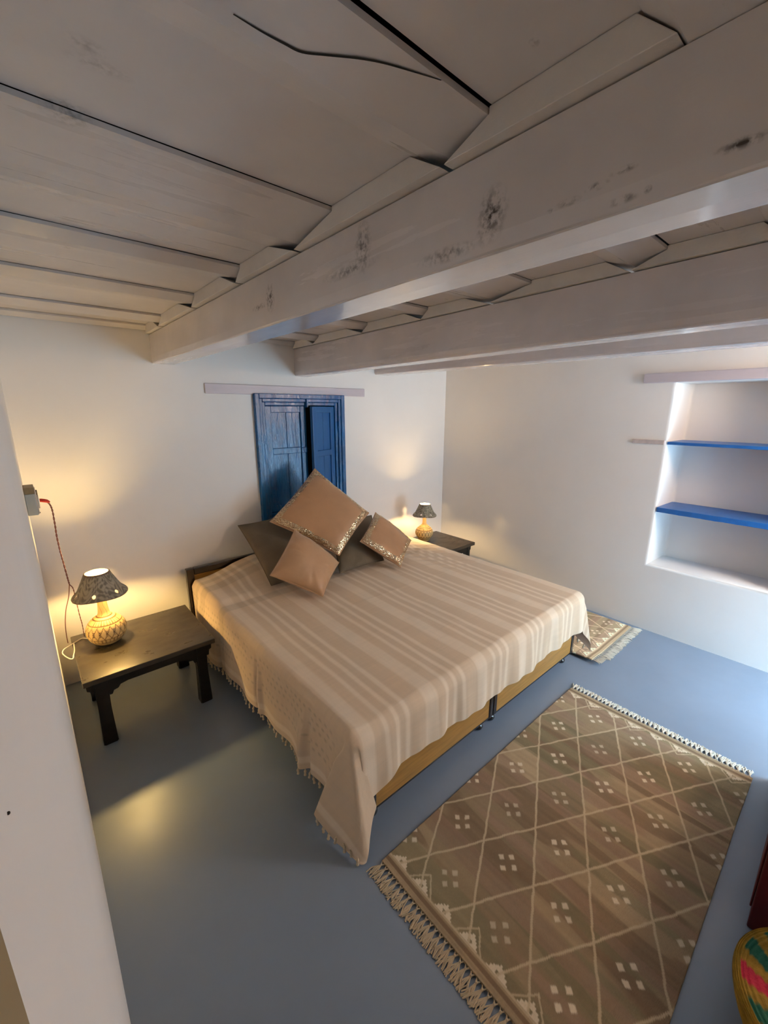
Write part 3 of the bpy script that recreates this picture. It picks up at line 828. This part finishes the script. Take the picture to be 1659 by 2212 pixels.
# ------------------------------------------------------------------ bedside tables
def low_table(label):
    x0, x1, y0, y1, h = .065, .690, -.752, -.190, .400
    b = thing('bedside_table', label, 'table', ((x0 + x1) / 2, (y0 + y1) / 2, 0), 'low black bedside tables')
    t = nbm(); box(t, x0, x1, y0, y1, h - .028, h, .003)
    obj('tabletop', t, M['top_wood'], b)
    inset = .042; lw = .060
    for lx in (x0 + inset, x1 - inset - lw):
        for ly in (y0 + .03, y1 - .03 - lw):
            t = nbm(); prof = bmesh.new()
            lo = .006
            vs = []
            for z, e in ((0, .002), (.05, 0), (.2, -.003), (h - .03, 0)):
                vs.append([prof.verts.new((lx + sx * (lw / 2 + e) + lw / 2, ly + sy * (lw / 2 + e) + lw / 2, z)) for sx, sy in ((-1, -1), (1, -1), (1, 1), (-1, 1))])
            for a, c in zip(vs[:-1], vs[1:]):
                for k in range(4): prof.faces.new((a[k], a[(k + 1) % 4], c[(k + 1) % 4], c[k]))
            prof.faces.new(vs[0][::-1]); prof.faces.new(vs[-1])
            bmesh.ops.bevel(prof, geom=[e for e in prof.edges if abs(e.verts[0].co.z - e.verts[1].co.z) > .01], offset=.005, segments=2, affect='EDGES')
            merge(t, prof)
            obj('leg', t, M['black_wood'], b)
    # aprons with stepped bracket ends
    zt = h - .028
    def apron(u0, u1):
        return [(u0, zt), (u0, zt - .100), (u0 + .012, zt - .100), (u0 + .020, zt - .082), (u0 + .040, zt - .078), (u0 + .052, zt - .062), (u0 + .085, zt - .055),
                (u1 - .085, zt - .055), (u1 - .052, zt - .062), (u1 - .040, zt - .078), (u1 - .020, zt - .082), (u1 - .012, zt - .100), (u1, zt - .100), (u1, zt)]
    for ly in (y0 + .022, y1 - .042):
        t = nbm(); prism(t, apron(x0 + inset + lw - .001, x1 - inset - lw + .001), 'y', ly + .012, ly + .030); obj('apron', t, M['black_wood'], b)
    for lx in (x0 + inset + .012, x1 - inset - .030):
        t = nbm(); prism(t, apron(y0 + .03 + lw - .001, y1 - .03 - lw + .001), 'x', lx, lx + .018); obj('apron', t, M['black_wood'], b)
    for sx, ux in ((-1, x0), (1, x1)):       # little brackets outside the legs, under the overhang
        for ly in (y0 + .045, y1 - .075):
            a = ux - sx * .004; c = ux - sx * (inset - .001)
            t = nbm(); prism(t, [(a, zt), (c, zt), (c, zt - .085), (c + sx * .012, zt - .085), (c + sx * .016, zt - .055), (c + sx * .028, zt - .048), (c + sx * .030, zt - .024), (a, zt - .020)], 'y', ly, ly + .03)
            obj('bracket', t, M['black_wood'], b)
    return b
tab1 = low_table('low black wooden table left of the bed, carrying the near lamp and cords')
def copy_tree(o, parent=None):
    c = o.copy(); COL.objects.link(c); c.parent = parent
    for ch in list(o.children): copy_tree(ch, c)
    return c
tab2 = copy_tree(tab1)
tab2['label'] = 'low black wooden table in the far right corner, carrying the smaller lamp'
tab2.location = (2.962, -.428, 0); tab2.scale = (.78, .90, 1.05)

# ------------------------------------------------------------------ lamps
def lamp(name, label, x, y, z0, sc, bulb_m, shade_cols, body, phase, bulb_off=(0, 0, 0), flare=.010):
    L = thing(name, label, 'lamp', (x, y, z0), 'matching clay table lamps')
    seg = 160
    th = np.linspace(0, 2 * PI, seg, endpoint=False)
    def spline(prof, n):
        P = catmull([(r, z, 0) for r, z in prof], n)
        return np.array([(p.x, p.y) for p in P])
    bp_ = spline(body, 12)
    rr, zz = bp_[:, 0], bp_[:, 1]
    TH, K = np.meshgrid(th, np.arange(len(rr)), indexing='ij')
    RR, ZZ = rr[K], zz[K]
    zc = ZZ / .16
    # carved line pattern: zigzag band, diamond band, ribs on the shoulder
    cream = np.array([.70, .50, .21]); line = np.array([.12, .055, .018]); grey = np.array([.20, .165, .12])
    def lines(v, w): return 1 - sm(w * .6, w, np.abs(v))
    dk = np.zeros(TH.shape)
    A = TH / (2 * PI)
    shoulder = (ZZ > .128) & (ZZ < .166)
    rib = np.abs(((A * 34) % 1) - .5)
    dk = np.maximum(dk, np.where((ZZ > .130) & (ZZ < .150), 1 - sm(.10, .17, rib), 0))
    for zl in (.128, .152, .163): dk = np.maximum(dk, lines(ZZ - zl, .0030))
    zig = .088 + .034 * (np.abs(((A * 9 + phase) % 1) - .5) * 4 - 1)
    dk = np.maximum(dk, np.where((ZZ > .05) & (ZZ < .128), lines(ZZ - zig, .0048), 0))
    zig2 = .088 - .034 * (np.abs(((A * 9 + phase) % 1) - .5) * 4 - 1)
    dk = np.maximum(dk, np.where((ZZ > .05) & (ZZ < .128), lines(ZZ - zig2, .0048), 0))
    cell = np.abs(((A * 18 + 2 * phase) % 1) - .5) * 2
    dia = np.abs(cell - .0) * .05 + np.abs(ZZ - .088)
    dk = np.maximum(dk, np.where((ZZ > .06) & (ZZ < .118), lines(dia - .016, .004), 0))
    dk = np.maximum(dk, .7 * np.where((ZZ > .030) & (ZZ < .050), 1 - sm(.12, .2, np.abs(((A * 30) % 1) - .5)), 0))
    dk = np.maximum(dk, lines(ZZ - .052, .003)); dk = np.maximum(dk, lines(ZZ - .028, .0025))
    neckl = (ZZ > .168)
    dk = np.maximum(dk, .8 * np.where(neckl, lines(((A * 7 + .3 * np.sin(ZZ * 60)) % 1) - .5, .05), 0))
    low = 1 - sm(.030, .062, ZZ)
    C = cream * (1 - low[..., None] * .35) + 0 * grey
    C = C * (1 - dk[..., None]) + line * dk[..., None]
    RR2 = RR - .0012 * dk
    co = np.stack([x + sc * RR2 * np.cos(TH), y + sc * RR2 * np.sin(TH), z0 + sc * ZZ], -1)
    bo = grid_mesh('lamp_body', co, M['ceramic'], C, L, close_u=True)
    # shade with round light holes; two skins and rims so that it has thickness
    zr, rb, rt, ht = .288, .120, .058, .128
    ns = 40
    V = np.linspace(0, 1, ns + 1)
    TH, VV = np.meshgrid(th, V, indexing='ij')
    rad = rb + (rt - rb) * VV ** .92 + flare * (1 - sm(0, .30, VV))
    zz = zr + ht * VV + .004 * np.sin(TH * 3 + phase * 6) * (1 - VV) ** 2
    holes = [(k * 2 * PI / 6 + shade_cols[0], .20) for k in range(6)]
    hd = np.full(TH.shape, 9.0)
    for a0, v0 in holes:
        da = (TH - a0 + PI) % (2 * PI) - PI
        hd = np.minimum(hd, np.sqrt((da * rad) ** 2 + ((VV - v0) * ht * 1.12) ** 2))
    HR_ = .0125
    # relief of leaves and scrolls
    rl = np.sin(TH * 14 + 4 * np.sin(VV * 7 + 2 * np.sin(TH * 5))) * np.sin(VV * 15 + 2.4 * np.cos(TH * 8 + phase))
    rel = sm(-.45, .30, rl)
    g1 = np.array(shade_cols[1]); g2 = np.array(shade_cols[2])
    C = g2 * (1 - rel[..., None]) + g1 * rel[..., None]
    rim = np.maximum(1 - sm(.0, .05, VV), sm(.93, .97, VV))
    C = C * (1 - rim[..., None]) + np.array([.20, .115, .075]) * rim[..., None]
    co = np.stack([x + sc * (rad + .0014 * rel) * np.cos(TH), y + sc * (rad + .0014 * rel) * np.sin(TH), z0 + sc * zz], -1)
    ci = np.stack([x + sc * (rad - .005) * np.cos(TH), y + sc * (rad - .005) * np.sin(TH), z0 + sc * (zz)], -1)
    hq = np.maximum(np.maximum(hd, np.roll(hd, -1, 0))[:, :-1], np.maximum(hd, np.roll(hd, -1, 0))[:, 1:])
    keep = hq > HR_
    # closed shell: outer skin, rim at top, inner skin, rim at the bottom
    full = np.concatenate([co, ci[:, ::-1], co[:, :1]], axis=1)
    pale = np.broadcast_to(np.array([.62, .50, .36]), C.shape)
    fc = np.concatenate([C, pale, C[:, :1]], axis=1)
    kp = np.concatenate([keep, np.ones((seg, 1), bool), keep[:, ::-1], np.ones((seg, 1), bool)], axis=1)
    so = grid_mesh('lamp_shade', full, M['shade'], fc, L, close_u=True, keep=kp)
    # bulb on a holder that stands on the neck
    bz = z0 + sc * (.372) + bulb_off[2]
    t = nbm(); lathe(t, [(.010, .262), (.012, .268), (.012, .300), (.0135, .302), (.0135, .322), (.009, .326)], x, y, z0, 24, sc=sc)
    obj('bulb_holder', t, M['brass'], L, smooth=True)
    t = nbm(); br = .008 * sc
    lathe(t, [(.009 * sc, z0 + sc * .326 - bz), (.0085 * sc, -br * 2.2), (br * .85, -br * .7), (br, 0), (br * .87, br * .5), (br * .5, br * .87), (.0008, br)], x + bulb_off[0], y + bulb_off[1], bz, 24)
    obj('bulb', t, bulb_m, L, smooth=True)
    # three thin spokes carry the shade on the holder
    t = nbm()
    for k in range(3):
        a0 = k * 2 * PI / 3 + .6
        v = .42; r_ = rb + (rt - rb) * v ** .92 - .003
        tube(t, [(x + sc * .010 * math.cos(a0), y + sc * .010 * math.sin(a0), z0 + sc * .305), (x + sc * r_ * math.cos(a0), y + sc * r_ * math.sin(a0), z0 + sc * (zr + ht * v))], .0012, 6)
    obj('shade_spokes', t, M['brass'], L)
    return L
bodyA = [(.040, 0), (.058, .004), (.083, .030), (.097, .068), (.095, .100), (.079, .130), (.055, .152), (.036, .164), (.028, .180), (.024, .215), (.022, .255), (.021, .268)]
bodyB = [(.046, 0), (.054, .004), (.078, .040), (.098, .082), (.096, .112), (.078, .142), (.050, .168), (.030, .184), (.024, .196), (.021, .225), (.020, .255), (.020, .268)]
lamp1 = lamp('table_lamp', 'larger lit clay lamp with grey pierced shade, on the near left table', .226, -.385, .401, 1.0, M['bulb'], (4.35, (.38, .33, .24), (.175, .15, .11)), bodyA, .1, bulb_off=(.016, -.018, -.003))
lamp2 = lamp('table_lamp', 'smaller-looking lit clay lamp with pierced shade, on the far corner table', 2.875, -.315, .421, .88, M['bulb2'], (3.55, (.36, .32, .235), (.15, .13, .095)), bodyB, .45)

# cords of the near lamp: white loop on the table, twisted red-brown pair up to the plug
TW = [(.066, -.491, 1.252), (.082, -.482, 1.239), (.090, -.473, 1.206), (.090, -.464, 1.135), (.088, -.456, 1.062), (.090, -.447, .986), (.094, -.438, .921), (.098, -.429, .842), (.101, -.42, .794)]
B1 = [(.101, -.42, .794), (.114, -.385, .752), (.118, -.349, .663), (.122, -.314, .565), (.127, -.278, .491), (.127, -.248, .4065)]
B2 = [(.101, -.42, .794), (.089, -.36, .703), (.067, -.30, .606), (.054, -.24, .502), (.050, -.182, .405), (.050, -.176, .36)]
pts = catmull(TW, 14)
t = nbm()
for s in (0, PI):
    tube(t, [p + Vector((math.cos(i * .75 + s), math.sin(i * .75 + s), 0)) * .0021 for i, p in enumerate(pts)], .0019, 6)
tw2 = catmull(B1, 12)
for s in (0, PI):
    tube(t, [p + Vector((math.cos(i * .9 + s), math.sin(i * .9 + s), 0)) * .0015 * (1 - i / len(tw2) * .5) for i, p in enumerate(tw2)], .0015, 6)
tube(t, catmull(B2, 10), .0022, 6)
c1 = obj('twisted_cord', t, M['wire_red'], lamp1, smooth=True, label='thin red-brown twisted cord')
WL = [(.150, -.33, .425), (.140, -.30, .410), (.115, -.262, .404), (.087, -.279, .4035), (.048, -.314, .4045), (.026, -.342, .408), (.017, -.381, .409), (.024, -.421, .408), (.040, -.463, .406), (.053, -.475, .405), (.059, -.440, .404), (.068, -.385, .4035), (.073, -.30, .4035)]
t = nbm(); tube(t, catmull(WL, 8), .0028, 8)
obj('white_cord', t, M['wire_white'], lamp1, smooth=True, label='short white cord looping on the table')
t = nbm()
tube(t, [(.051, -.492, 1.2585), (.056, -.492, 1.2585), (.066, -.492, 1.2555), (.076, -.489, 1.2515), (.082, -.486, 1.2465), (.085, -.485, 1.243)], .0085, 12, rf=lambda q: 1.0 - .45 * max(0, q - .55) / .45)
obj('plug', t, M['red_plug'], lamp1, smooth=True, label='red plastic plug')

# ------------------------------------------------------------------ socket box on the left wall
sb = thing('socket_box', 'grey plastic switch box with plug socket on the left wall above the lamp', 'socket', (.0, -.49, 1.20))
t = nbm(); box(t, .0005, .038, -.545, -.435, 1.200, 1.300, .003); obj('box', t, M['pvc'], sb)
t = nbm(); box(t, .0005, .0385, -.546, -.434, 1.3005, 1.330, .002); obj('wooden_cap', t, M['tape'], sb, label='brown strip across the top')
t = nbm(); box(t, .0382, .0425, -.543, -.437, 1.204, 1.318, .0015); obj('faceplate', t, M['pvc_white'], sb)
t = nbm(); box(t, .0427, .049, -.522, -.462, 1.226, 1.285, .003); obj('socket', t, M['pvc_white'], sb)
t = nbm(); box(t, .0427, .048, -.516, -.500, 1.290, 1.312, .002); obj('switch', t, M['tape'], sb)
for yy, z_ in ((-.538, 1.210), (-.538, 1.311)):
    t = nbm(); tt = bmesh.new(); lathe(tt, [(.003, 0), (.003, .0015), (.0015, .0022)], 0, 0, 0, 10)
    bmesh.ops.transform(tt, matrix=Matrix.Translation((.0425, yy, z_)) @ Matrix.Rotation(R(90), 4, 'Y'), verts=tt.verts); merge(t, tt)
    obj('screw', t, M['nail'], sb)

# nails in the plaster
def nail(p, axis, r, label):
    t = bmesh.new(); lathe(t, [(r, 0), (r, r * .8), (r * .5, r * 1.3)], 0, 0, 0, 10)
    rot = Matrix.Rotation(R(90), 4, 'Y') if axis == 'x' else Matrix.Rotation(R(90), 4, 'X')
    bmesh.ops.transform(t, matrix=Matrix.Translation(p) @ rot, verts=t.verts)
    o = obj('nail', t, M['nail'], smooth=True, origin=p); tag(o, label, 'nail')
nail((0, -2.826, 1.542), 'x', .0006, 'tiny dark nail head in the near left wall')
nail((.222, 0, .572), 'y', .003, 'small dark nail in the back wall just under the near lampshade')

# ------------------------------------------------------------------ rugs
cA = {'base': np.array([.335, .25, .155]), 'line': np.array([.56, .45, .30]), 'white': np.array([.70, .60, .45]), 'dark': np.array([.195, .130, .080]), 'green': np.array([.215, .19, .11]), 'pink': np.array([.30, .20, .14])}
def rug_pattern(px_, py_, x0, x1, y0, y1, seed):
    """px_, py_ metres on the rug; lattice of diamonds 0.41 x 0.215 with lines, dots, abrash"""
    W = np.array(cA['base'])
    C = np.broadcast_to(W, px_.shape + (3,)).copy()
    # lattice coordinates
    jx = px_ + .006 * (vnoise(px_ * 18, py_ * 18, seed) - .5) + .004 * (vnoise(px_ * 60, py_ * 60, seed + 1) - .5)
    jy = py_ + .004 * (vnoise(px_ * 18 + 7, py_ * 18, seed + 2) - .5) + .003 * (vnoise(px_ * 60, py_ * 60 + 3, seed + 3) - .5)
    a = (jx - .962) / .205; b_ = -(jy + 2.184) / .1065
    u = (a + b_) / 2; v = (a - b_) / 2
    iu, iv = np.floor(u).astype(int), np.floor(v).astype(int)
    fu, fv = u - iu, v - iv
    rnd = lambda k: vnoise(iu * 3.0 + 100 + k * 17, iv * 5.0 + 100, seed + k)
    tone = rnd(1)
    C = C * (.72 + .52 * tone)[..., None]
    # half-cell tone change across the diamond (abrash), streaks across the weft
    half = np.sign(fu - fv)
    st = vnoise(px_ * 26 + 3 * vnoise(px_ * 3, py_ * 2, seed + 9), py_ * 2.6, seed + 5)
    st2 = vnoise(px_ * 70, py_ * 4.5, seed + 6)
    mixd = sm(.50, .60, st) * .72
    C = C * (1 - mixd[..., None]) + np.array(cA['dark']) * mixd[..., None]
    gr = sm(.54, .66, vnoise(px_ * 15 + 40, py_ * 2.2, seed + 7)) * .55
    C = C * (1 - gr[..., None]) + np.array(cA['green']) * gr[..., None]
    pk = sm(.56, .66, vnoise(px_ * 19 + 80, py_ * 2.4, seed + 8)) * .6
    C = C * (1 - pk[..., None]) + np.array(cA['pink']) * pk[..., None]
    C = C * (.90 + .20 * st2)[..., None]
    # lattice lines
    du = np.minimum(fu, 1 - fu); dv = np.minimum(fv, 1 - fv)
    k = .19                                         # metres per unit across a line (approx.)
    ln = 1 - sm(.0028, .0048, np.minimum(du, dv) * k)
    # four dots in every diamond
    cu, cv = fu - .5, fv - .5
    ox, oy = (cu + cv) * .205, -(cu - cv) * .1065
    dts = np.zeros(px_.shape)
    for sx, sy in ((.029, 0.0), (-.029, 0.0), (0, .027), (0, -.027)):
        xx, yy = ox - sx, oy - sy
        dts = np.maximum(dts, 1 - sm(.0085, .0115, np.abs(xx) * .8 + np.abs(yy) * .8 + .002 * (vnoise(px_ * 150, py_ * 150, seed) - .5)))
    dim = .55 + .45 * rnd(3)
    # end borders
    for xe, sg in ((x0, 1), (x1, -1)):
        h = sg * (px_ - xe)
        inb = h < .043
        zz = h - .043
        e = ((b_ * 1.0 + 100) % 1)                    # one step between neighbouring line hits
        cell = np.floor(b_ + 100)
        tri = .043 + .062 * (1 - np.abs(e - .5) * 2)
        odd = (cell % 2) == 0
        small = (np.abs(h - tri) < .0042) & (h > .043) & odd
        ln = np.maximum(ln, small * .9)
        # stepped white motif in each triangle
        hh = np.floor(zz / .0075); wid = np.clip(.34 - .075 * hh, 0, 1)
        mot = (zz > .004) & (hh < 5) & (np.abs(e - .5) < wid) & ~((hh == 1) & (np.abs(e - .5) < .07)) & ((hh % 2 == 0) | (np.abs(np.abs(e - .5) - wid * .6) < .12) | (hh > 3))
        dts = np.where(h < .108, 0, dts)
        ln = np.where(inb, 0, ln)
        C = np.where((mot & ~inb)[..., None], np.array(cA['white']) * .95, C)
        bandc = np.array(cA['base']) * (.9 + .35 * (vnoise(px_ * 190, py_ * 6, seed + 12)))[..., None]
        bandc = np.where((np.abs(h - .026) < .006)[..., None], np.array(cA['dark']) * 1.1 * np.ones_like(C), bandc)
        C = np.where(inb[..., None], bandc, C)
        bl = np.abs(h - .043) < .003
        ln = np.maximum(ln, bl * .8)
    C = C * (1 - ln[..., None] * .85) + np.array(cA['line']) * ln[..., None] * .85
    dd = dts * dim
    C = C * (1 - dd[..., None]) + np.array(cA['white']) * dd[..., None]
    # side selvedge: little pale stitches
    C *= (1 + .10 * (vnoise(px_ * 300, py_ * 300, seed + 20) - .5))[..., None]
    return C
def rug(name, label, x0, x1, y0, y1, rotate, seed, lighten=1.0, curl=None, step=.0034, sheet=None):
    px1 = np.arange(x0, x1 + step / 2, step); py1 = np.arange(y0, y1 + step / 2, step)
    PX, PY = np.meshgrid(px1, py1, indexing='ij')
    if rotate:
        lx = .815 + (y1 - PY) if rotate == 2 else .815 + (PY - y0); ly = -2.93 + (PX - x0)
        L_ = y1 - y0
        C = rug_pattern(lx, ly, .815, .815 + L_, -2.93, -2.93 + (x1 - x0), seed)
    else:
        C = rug_pattern(PX, PY, x0, x1, y0, y1, seed)
    C = np.clip(C * lighten, 0, 1)
    ex = .004 * (vnoise(PY * 4, PY * 0 + 1, seed) - .5)
    ey = .007 * (vnoise(PX * 3, PX * 0 + 5, seed) - .5)
    Zt = .010 + .0016 * (vnoise(PX * 6, PY * 6, seed) - .5)
    if curl is not None: Zt = Zt + curl(PX, PY)
    co = np.stack([PX + (ex if not rotate else 0), PY + ey, Zt], -1)
    # thin slab: top sheet plus skirts to the floor
    zb = Zt - .009
    b0 = co.copy(); b0[..., 2] = np.maximum(zb, .0008)
    top = np.concatenate([b0[:1], co, b0[-1:]], 0)
    Cc = np.concatenate([C[:1], C, C[-1:]], 0)
    l = top[:, :1].copy(); r = top[:, -1:].copy()
    l[..., 2] = np.maximum(l[..., 2] - .009, .0008); r[..., 2] = np.maximum(r[..., 2] - .009, .0008)
    full = np.concatenate([l, top, r], 1); Cf = np.concatenate([Cc[:, :1], Cc, Cc[:, -1:]], 1)
    o = grid_mesh(name, full, M['rug'], Cf, origin=((x0 + x1) / 2, (y0 + y1) / 2, 0), smooth=False)
    tag(o, label, 'rug', 'diamond-patterned wool rugs')
    return o
def fringe(parent, pts, dirv, L, m, seed, spacing=.0205, height=.005, sp=9):
    rs = random.Random(seed)
    t = bmesh.new()
    a, b_ = Vector(pts[0]), Vector(pts[1])
    n = max(2, int((b_ - a).length / spacing)); d = Vector(dirv); side = (b_ - a).normalized()
    drift = 0
    for k in range(n):
        p = a.lerp(b_, (k + .5) / n)
        drift = drift * .8 + rs.gauss(0, .10)
        kn = p + d * .010
        # knot
        q = bmesh.new(); bmesh.ops.create_icosphere(q, subdivisions=1, radius=.0048)
        merge(t, q, Matrix.Translation((kn.x, kn.y, p.z + .0005)))
        for s in (-1, 1):
            tube(t, [p + side * s * .006 + Vector((0, 0, .0)), kn + side * s * .001], .0022, 5)
        for s in range(sp):
            f = (s / (sp - 1) - .5)
            ln = L * rs.uniform(.78, 1.08)
            e = kn + d * ln * .55 + side * (f * .016 + drift * .012 + rs.gauss(0, .003)); g = kn + d * ln + side * (f * .024 + drift * .030 + rs.gauss(0, .007))
            z1 = max(.0022, p.z - .004 + rs.uniform(0, .004))
            tube(t, [kn, Vector((e.x, e.y, z1 + .002)), Vector((g.x, g.y, max(.002, z1 - .001 + (p.z - .010) * .3)))], .0021, 5)
    return obj('fringe', t, m, parent, smooth=True, kind='stuff')
rx0, rx1, ry0, ry1 = .812, 2.352, -2.935, -2.078
rug1 = rug('kilim_rug', 'large brown wool rug with cream diamond lattice, lying in front of the bed foot', rx0, rx1, ry0, ry1, 0, 3)
fringe(rug1, ((rx0, ry0, .006), (rx0, ry1, .006)), (-1, .04, 0), .055, M['fringe'], 5)
fringe(rug1, ((rx1, ry0, .006), (rx1, ry1, .006)), (1, .06, 0), .052, M['fringe2'], 8)
qx0, qx1, qy0, qy1 = 2.715, 3.435, -2.045, -.70
def curl2(x, y): return .022 * sm(2.95, 2.72, x) * sm(-1.75, -2.04, y)
rug2 = rug('kilim_rug', 'brown wool rug lightened for daylight, with white fringe, between the bed and the niche wall', qx0, qx1, qy0, qy1, 1, 31, lighten=1.75, curl=curl2)  # pattern colours lightened to carry the daylight on this side
fringe(rug2, ((qx0 + .12, qy0, .008), (qx1, qy0, .008)), (.10, -1, 0), .062, M['fringe2'], 15)
fringe(rug2, ((qx0, qy0, .028), (qx0 + .11, qy0, .018)), (-.05, -1, 0), .05, M['fringe2'], 16)

# ------------------------------------------------------------------ right edge: basket and red chest
bx, by, br, bh = 1.315, -3.235, .22, .20
seg = 128
prof = [(q * .905, z * .93) for q, z in ((.0, .012), (.150, .0), (.165, .006), (.190, .06), (.220, .13), (.238, .19), (.242, .208), (.238, .219), (.226, .222), (.20, .226), (.15, .231), (.10, .236), (.05, .240), (.0, .242))]
pp = np.array([(p.x, p.y) for p in catmull([(r, z, 0) for r, z in prof], 10)])
th = np.linspace(0, 2 * PI, seg, endpoint=False)
TH, K = np.meshgrid(th, np.arange(len(pp)), indexing='ij')
RR, ZZ = np.clip(pp[K, 0], 0, None), pp[K, 1]
coil = .0022 * np.sin(np.arange(len(pp))[K] * PI / 2.2)
RRd = np.clip(RR + np.where(ZZ < .186, coil, 0), 0, None); ZZd = ZZ + np.where(ZZ >= .186, coil, 0)
yel = np.array([.34, .20, .02]); grn = np.array([.012, .115, .07]); red = np.array([.50, .02, .055]); org_ = np.array([.50, .16, .02])
C = np.broadcast_to(yel, TH.shape + (3,)).copy()
C *= (.75 + .5 * vnoise(TH * 40, ZZ * 90, 5))[..., None]
topm = ZZ > .2036
A = TH / (2 * PI)
bandm = topm & (RR > .148) & (RR < .203)
ph = (A * 14 + .35 * (RR - .148) / .055) % 1
C = np.where((bandm & (ph < .55))[..., None], np.where(((np.floor(A * 14 + .35 * (RR - .148) / .055) % 3) == 1)[..., None], red, grn), C)
band2 = topm & (RR > .085) & (RR < .122)
ph2 = (A * 9 + .5 * RR / .04) % 1
C = np.where((band2 & (ph2 < .4))[..., None], np.where(((np.floor(A * 9 + .5 * RR / .04) % 2) == 0)[..., None], grn, org_), C)
sidem = (~topm) & (ZZ > .07) & (ZZ < .12)
C = np.where((sidem & (((A * 10) % 1) < .25))[..., None], grn, C)
co = np.stack([bx + RRd * np.cos(TH), by + RRd * np.sin(TH), ZZd + .0005], -1)
bo = grid_mesh('woven_basket', co, M['basket'], C, origin=(bx, by, 0), close_u=True)
tag(bo, 'yellow coiled straw basket with green and red patterned top, bottom right corner', 'basket')

ch = thing('chest', 'dark red painted chest at the right edge behind the straw basket', 'chest', (2.02, -3.26, 0))
cx0, cx1, cy0, cy1, chh = 1.602, 2.44, -3.50, -3.03, .50
t = nbm(); box(t, cx0, cx1, cy0, cy1, .0, chh - .03, .004); obj('body', t, M['red'], ch)
t = nbm(); box(t, cx0 - .004, cx1 + .004, cy0 - .004, cy1 + .002, chh - .029, chh, .005); obj('top', t, M['red'], ch)
for k in range(2):
    a = cx0 + .02 + k * (cx1 - cx0 - .04) / 2
    t = nbm(); box(t, a + .004, a + (cx1 - cx0 - .04) / 2 - .004, cy1 + .0005, cy1 + .006, .06, chh - .06, .003)
    d = obj('door', t, M['red'], ch)
    t = nbm(); tt = bmesh.new(); lathe(tt, [(.005, 0), (.005, .008), (.011, .013), (.009, .020), (.002, .022)], 0, 0, 0, 14)
    bmesh.ops.transform(tt, matrix=Matrix.Translation((a + (.37 if k == 0 else .03), cy1 + .006, .27)) @ Matrix.Rotation(R(-90), 4, 'X'), verts=tt.verts); merge(t, tt)
    obj('knob', t, M['brass'], d, smooth=True)

# ------------------------------------------------------------------ added unseen fill globe on the front wall, brightens the room
wl = thing('fill_globe', 'added fill globe above the doorway, unseen behind the camera', 'lamp', (3.08, YFRONT, 1.86))
t = nbm(); tt = bmesh.new(); lathe(tt, [(.05, 0), (.05, .015), (.02, .03), (.02, .06)], 0, 0, 0, 24)
bmesh.ops.transform(tt, matrix=Matrix.Translation((3.08, YFRONT, 1.86)) @ Matrix.Rotation(R(-90), 4, 'X'), verts=tt.verts); merge(t, tt)
obj('fill_mount', t, M['brass'], wl, smooth=True)
t = nbm(); bmesh.ops.create_uvsphere(t, u_segments=32, v_segments=16, radius=.10)
bmesh.ops.translate(t, verts=t.verts, vec=(3.08, YFRONT + .158, 1.86))
obj('globe', t, emis('fill_glow', (1.0, .705, .46), FILL_GLOBE_POWER), wl, smooth=True)

for o in bpy.data.objects:
    if '_org' in o: del o['_org']
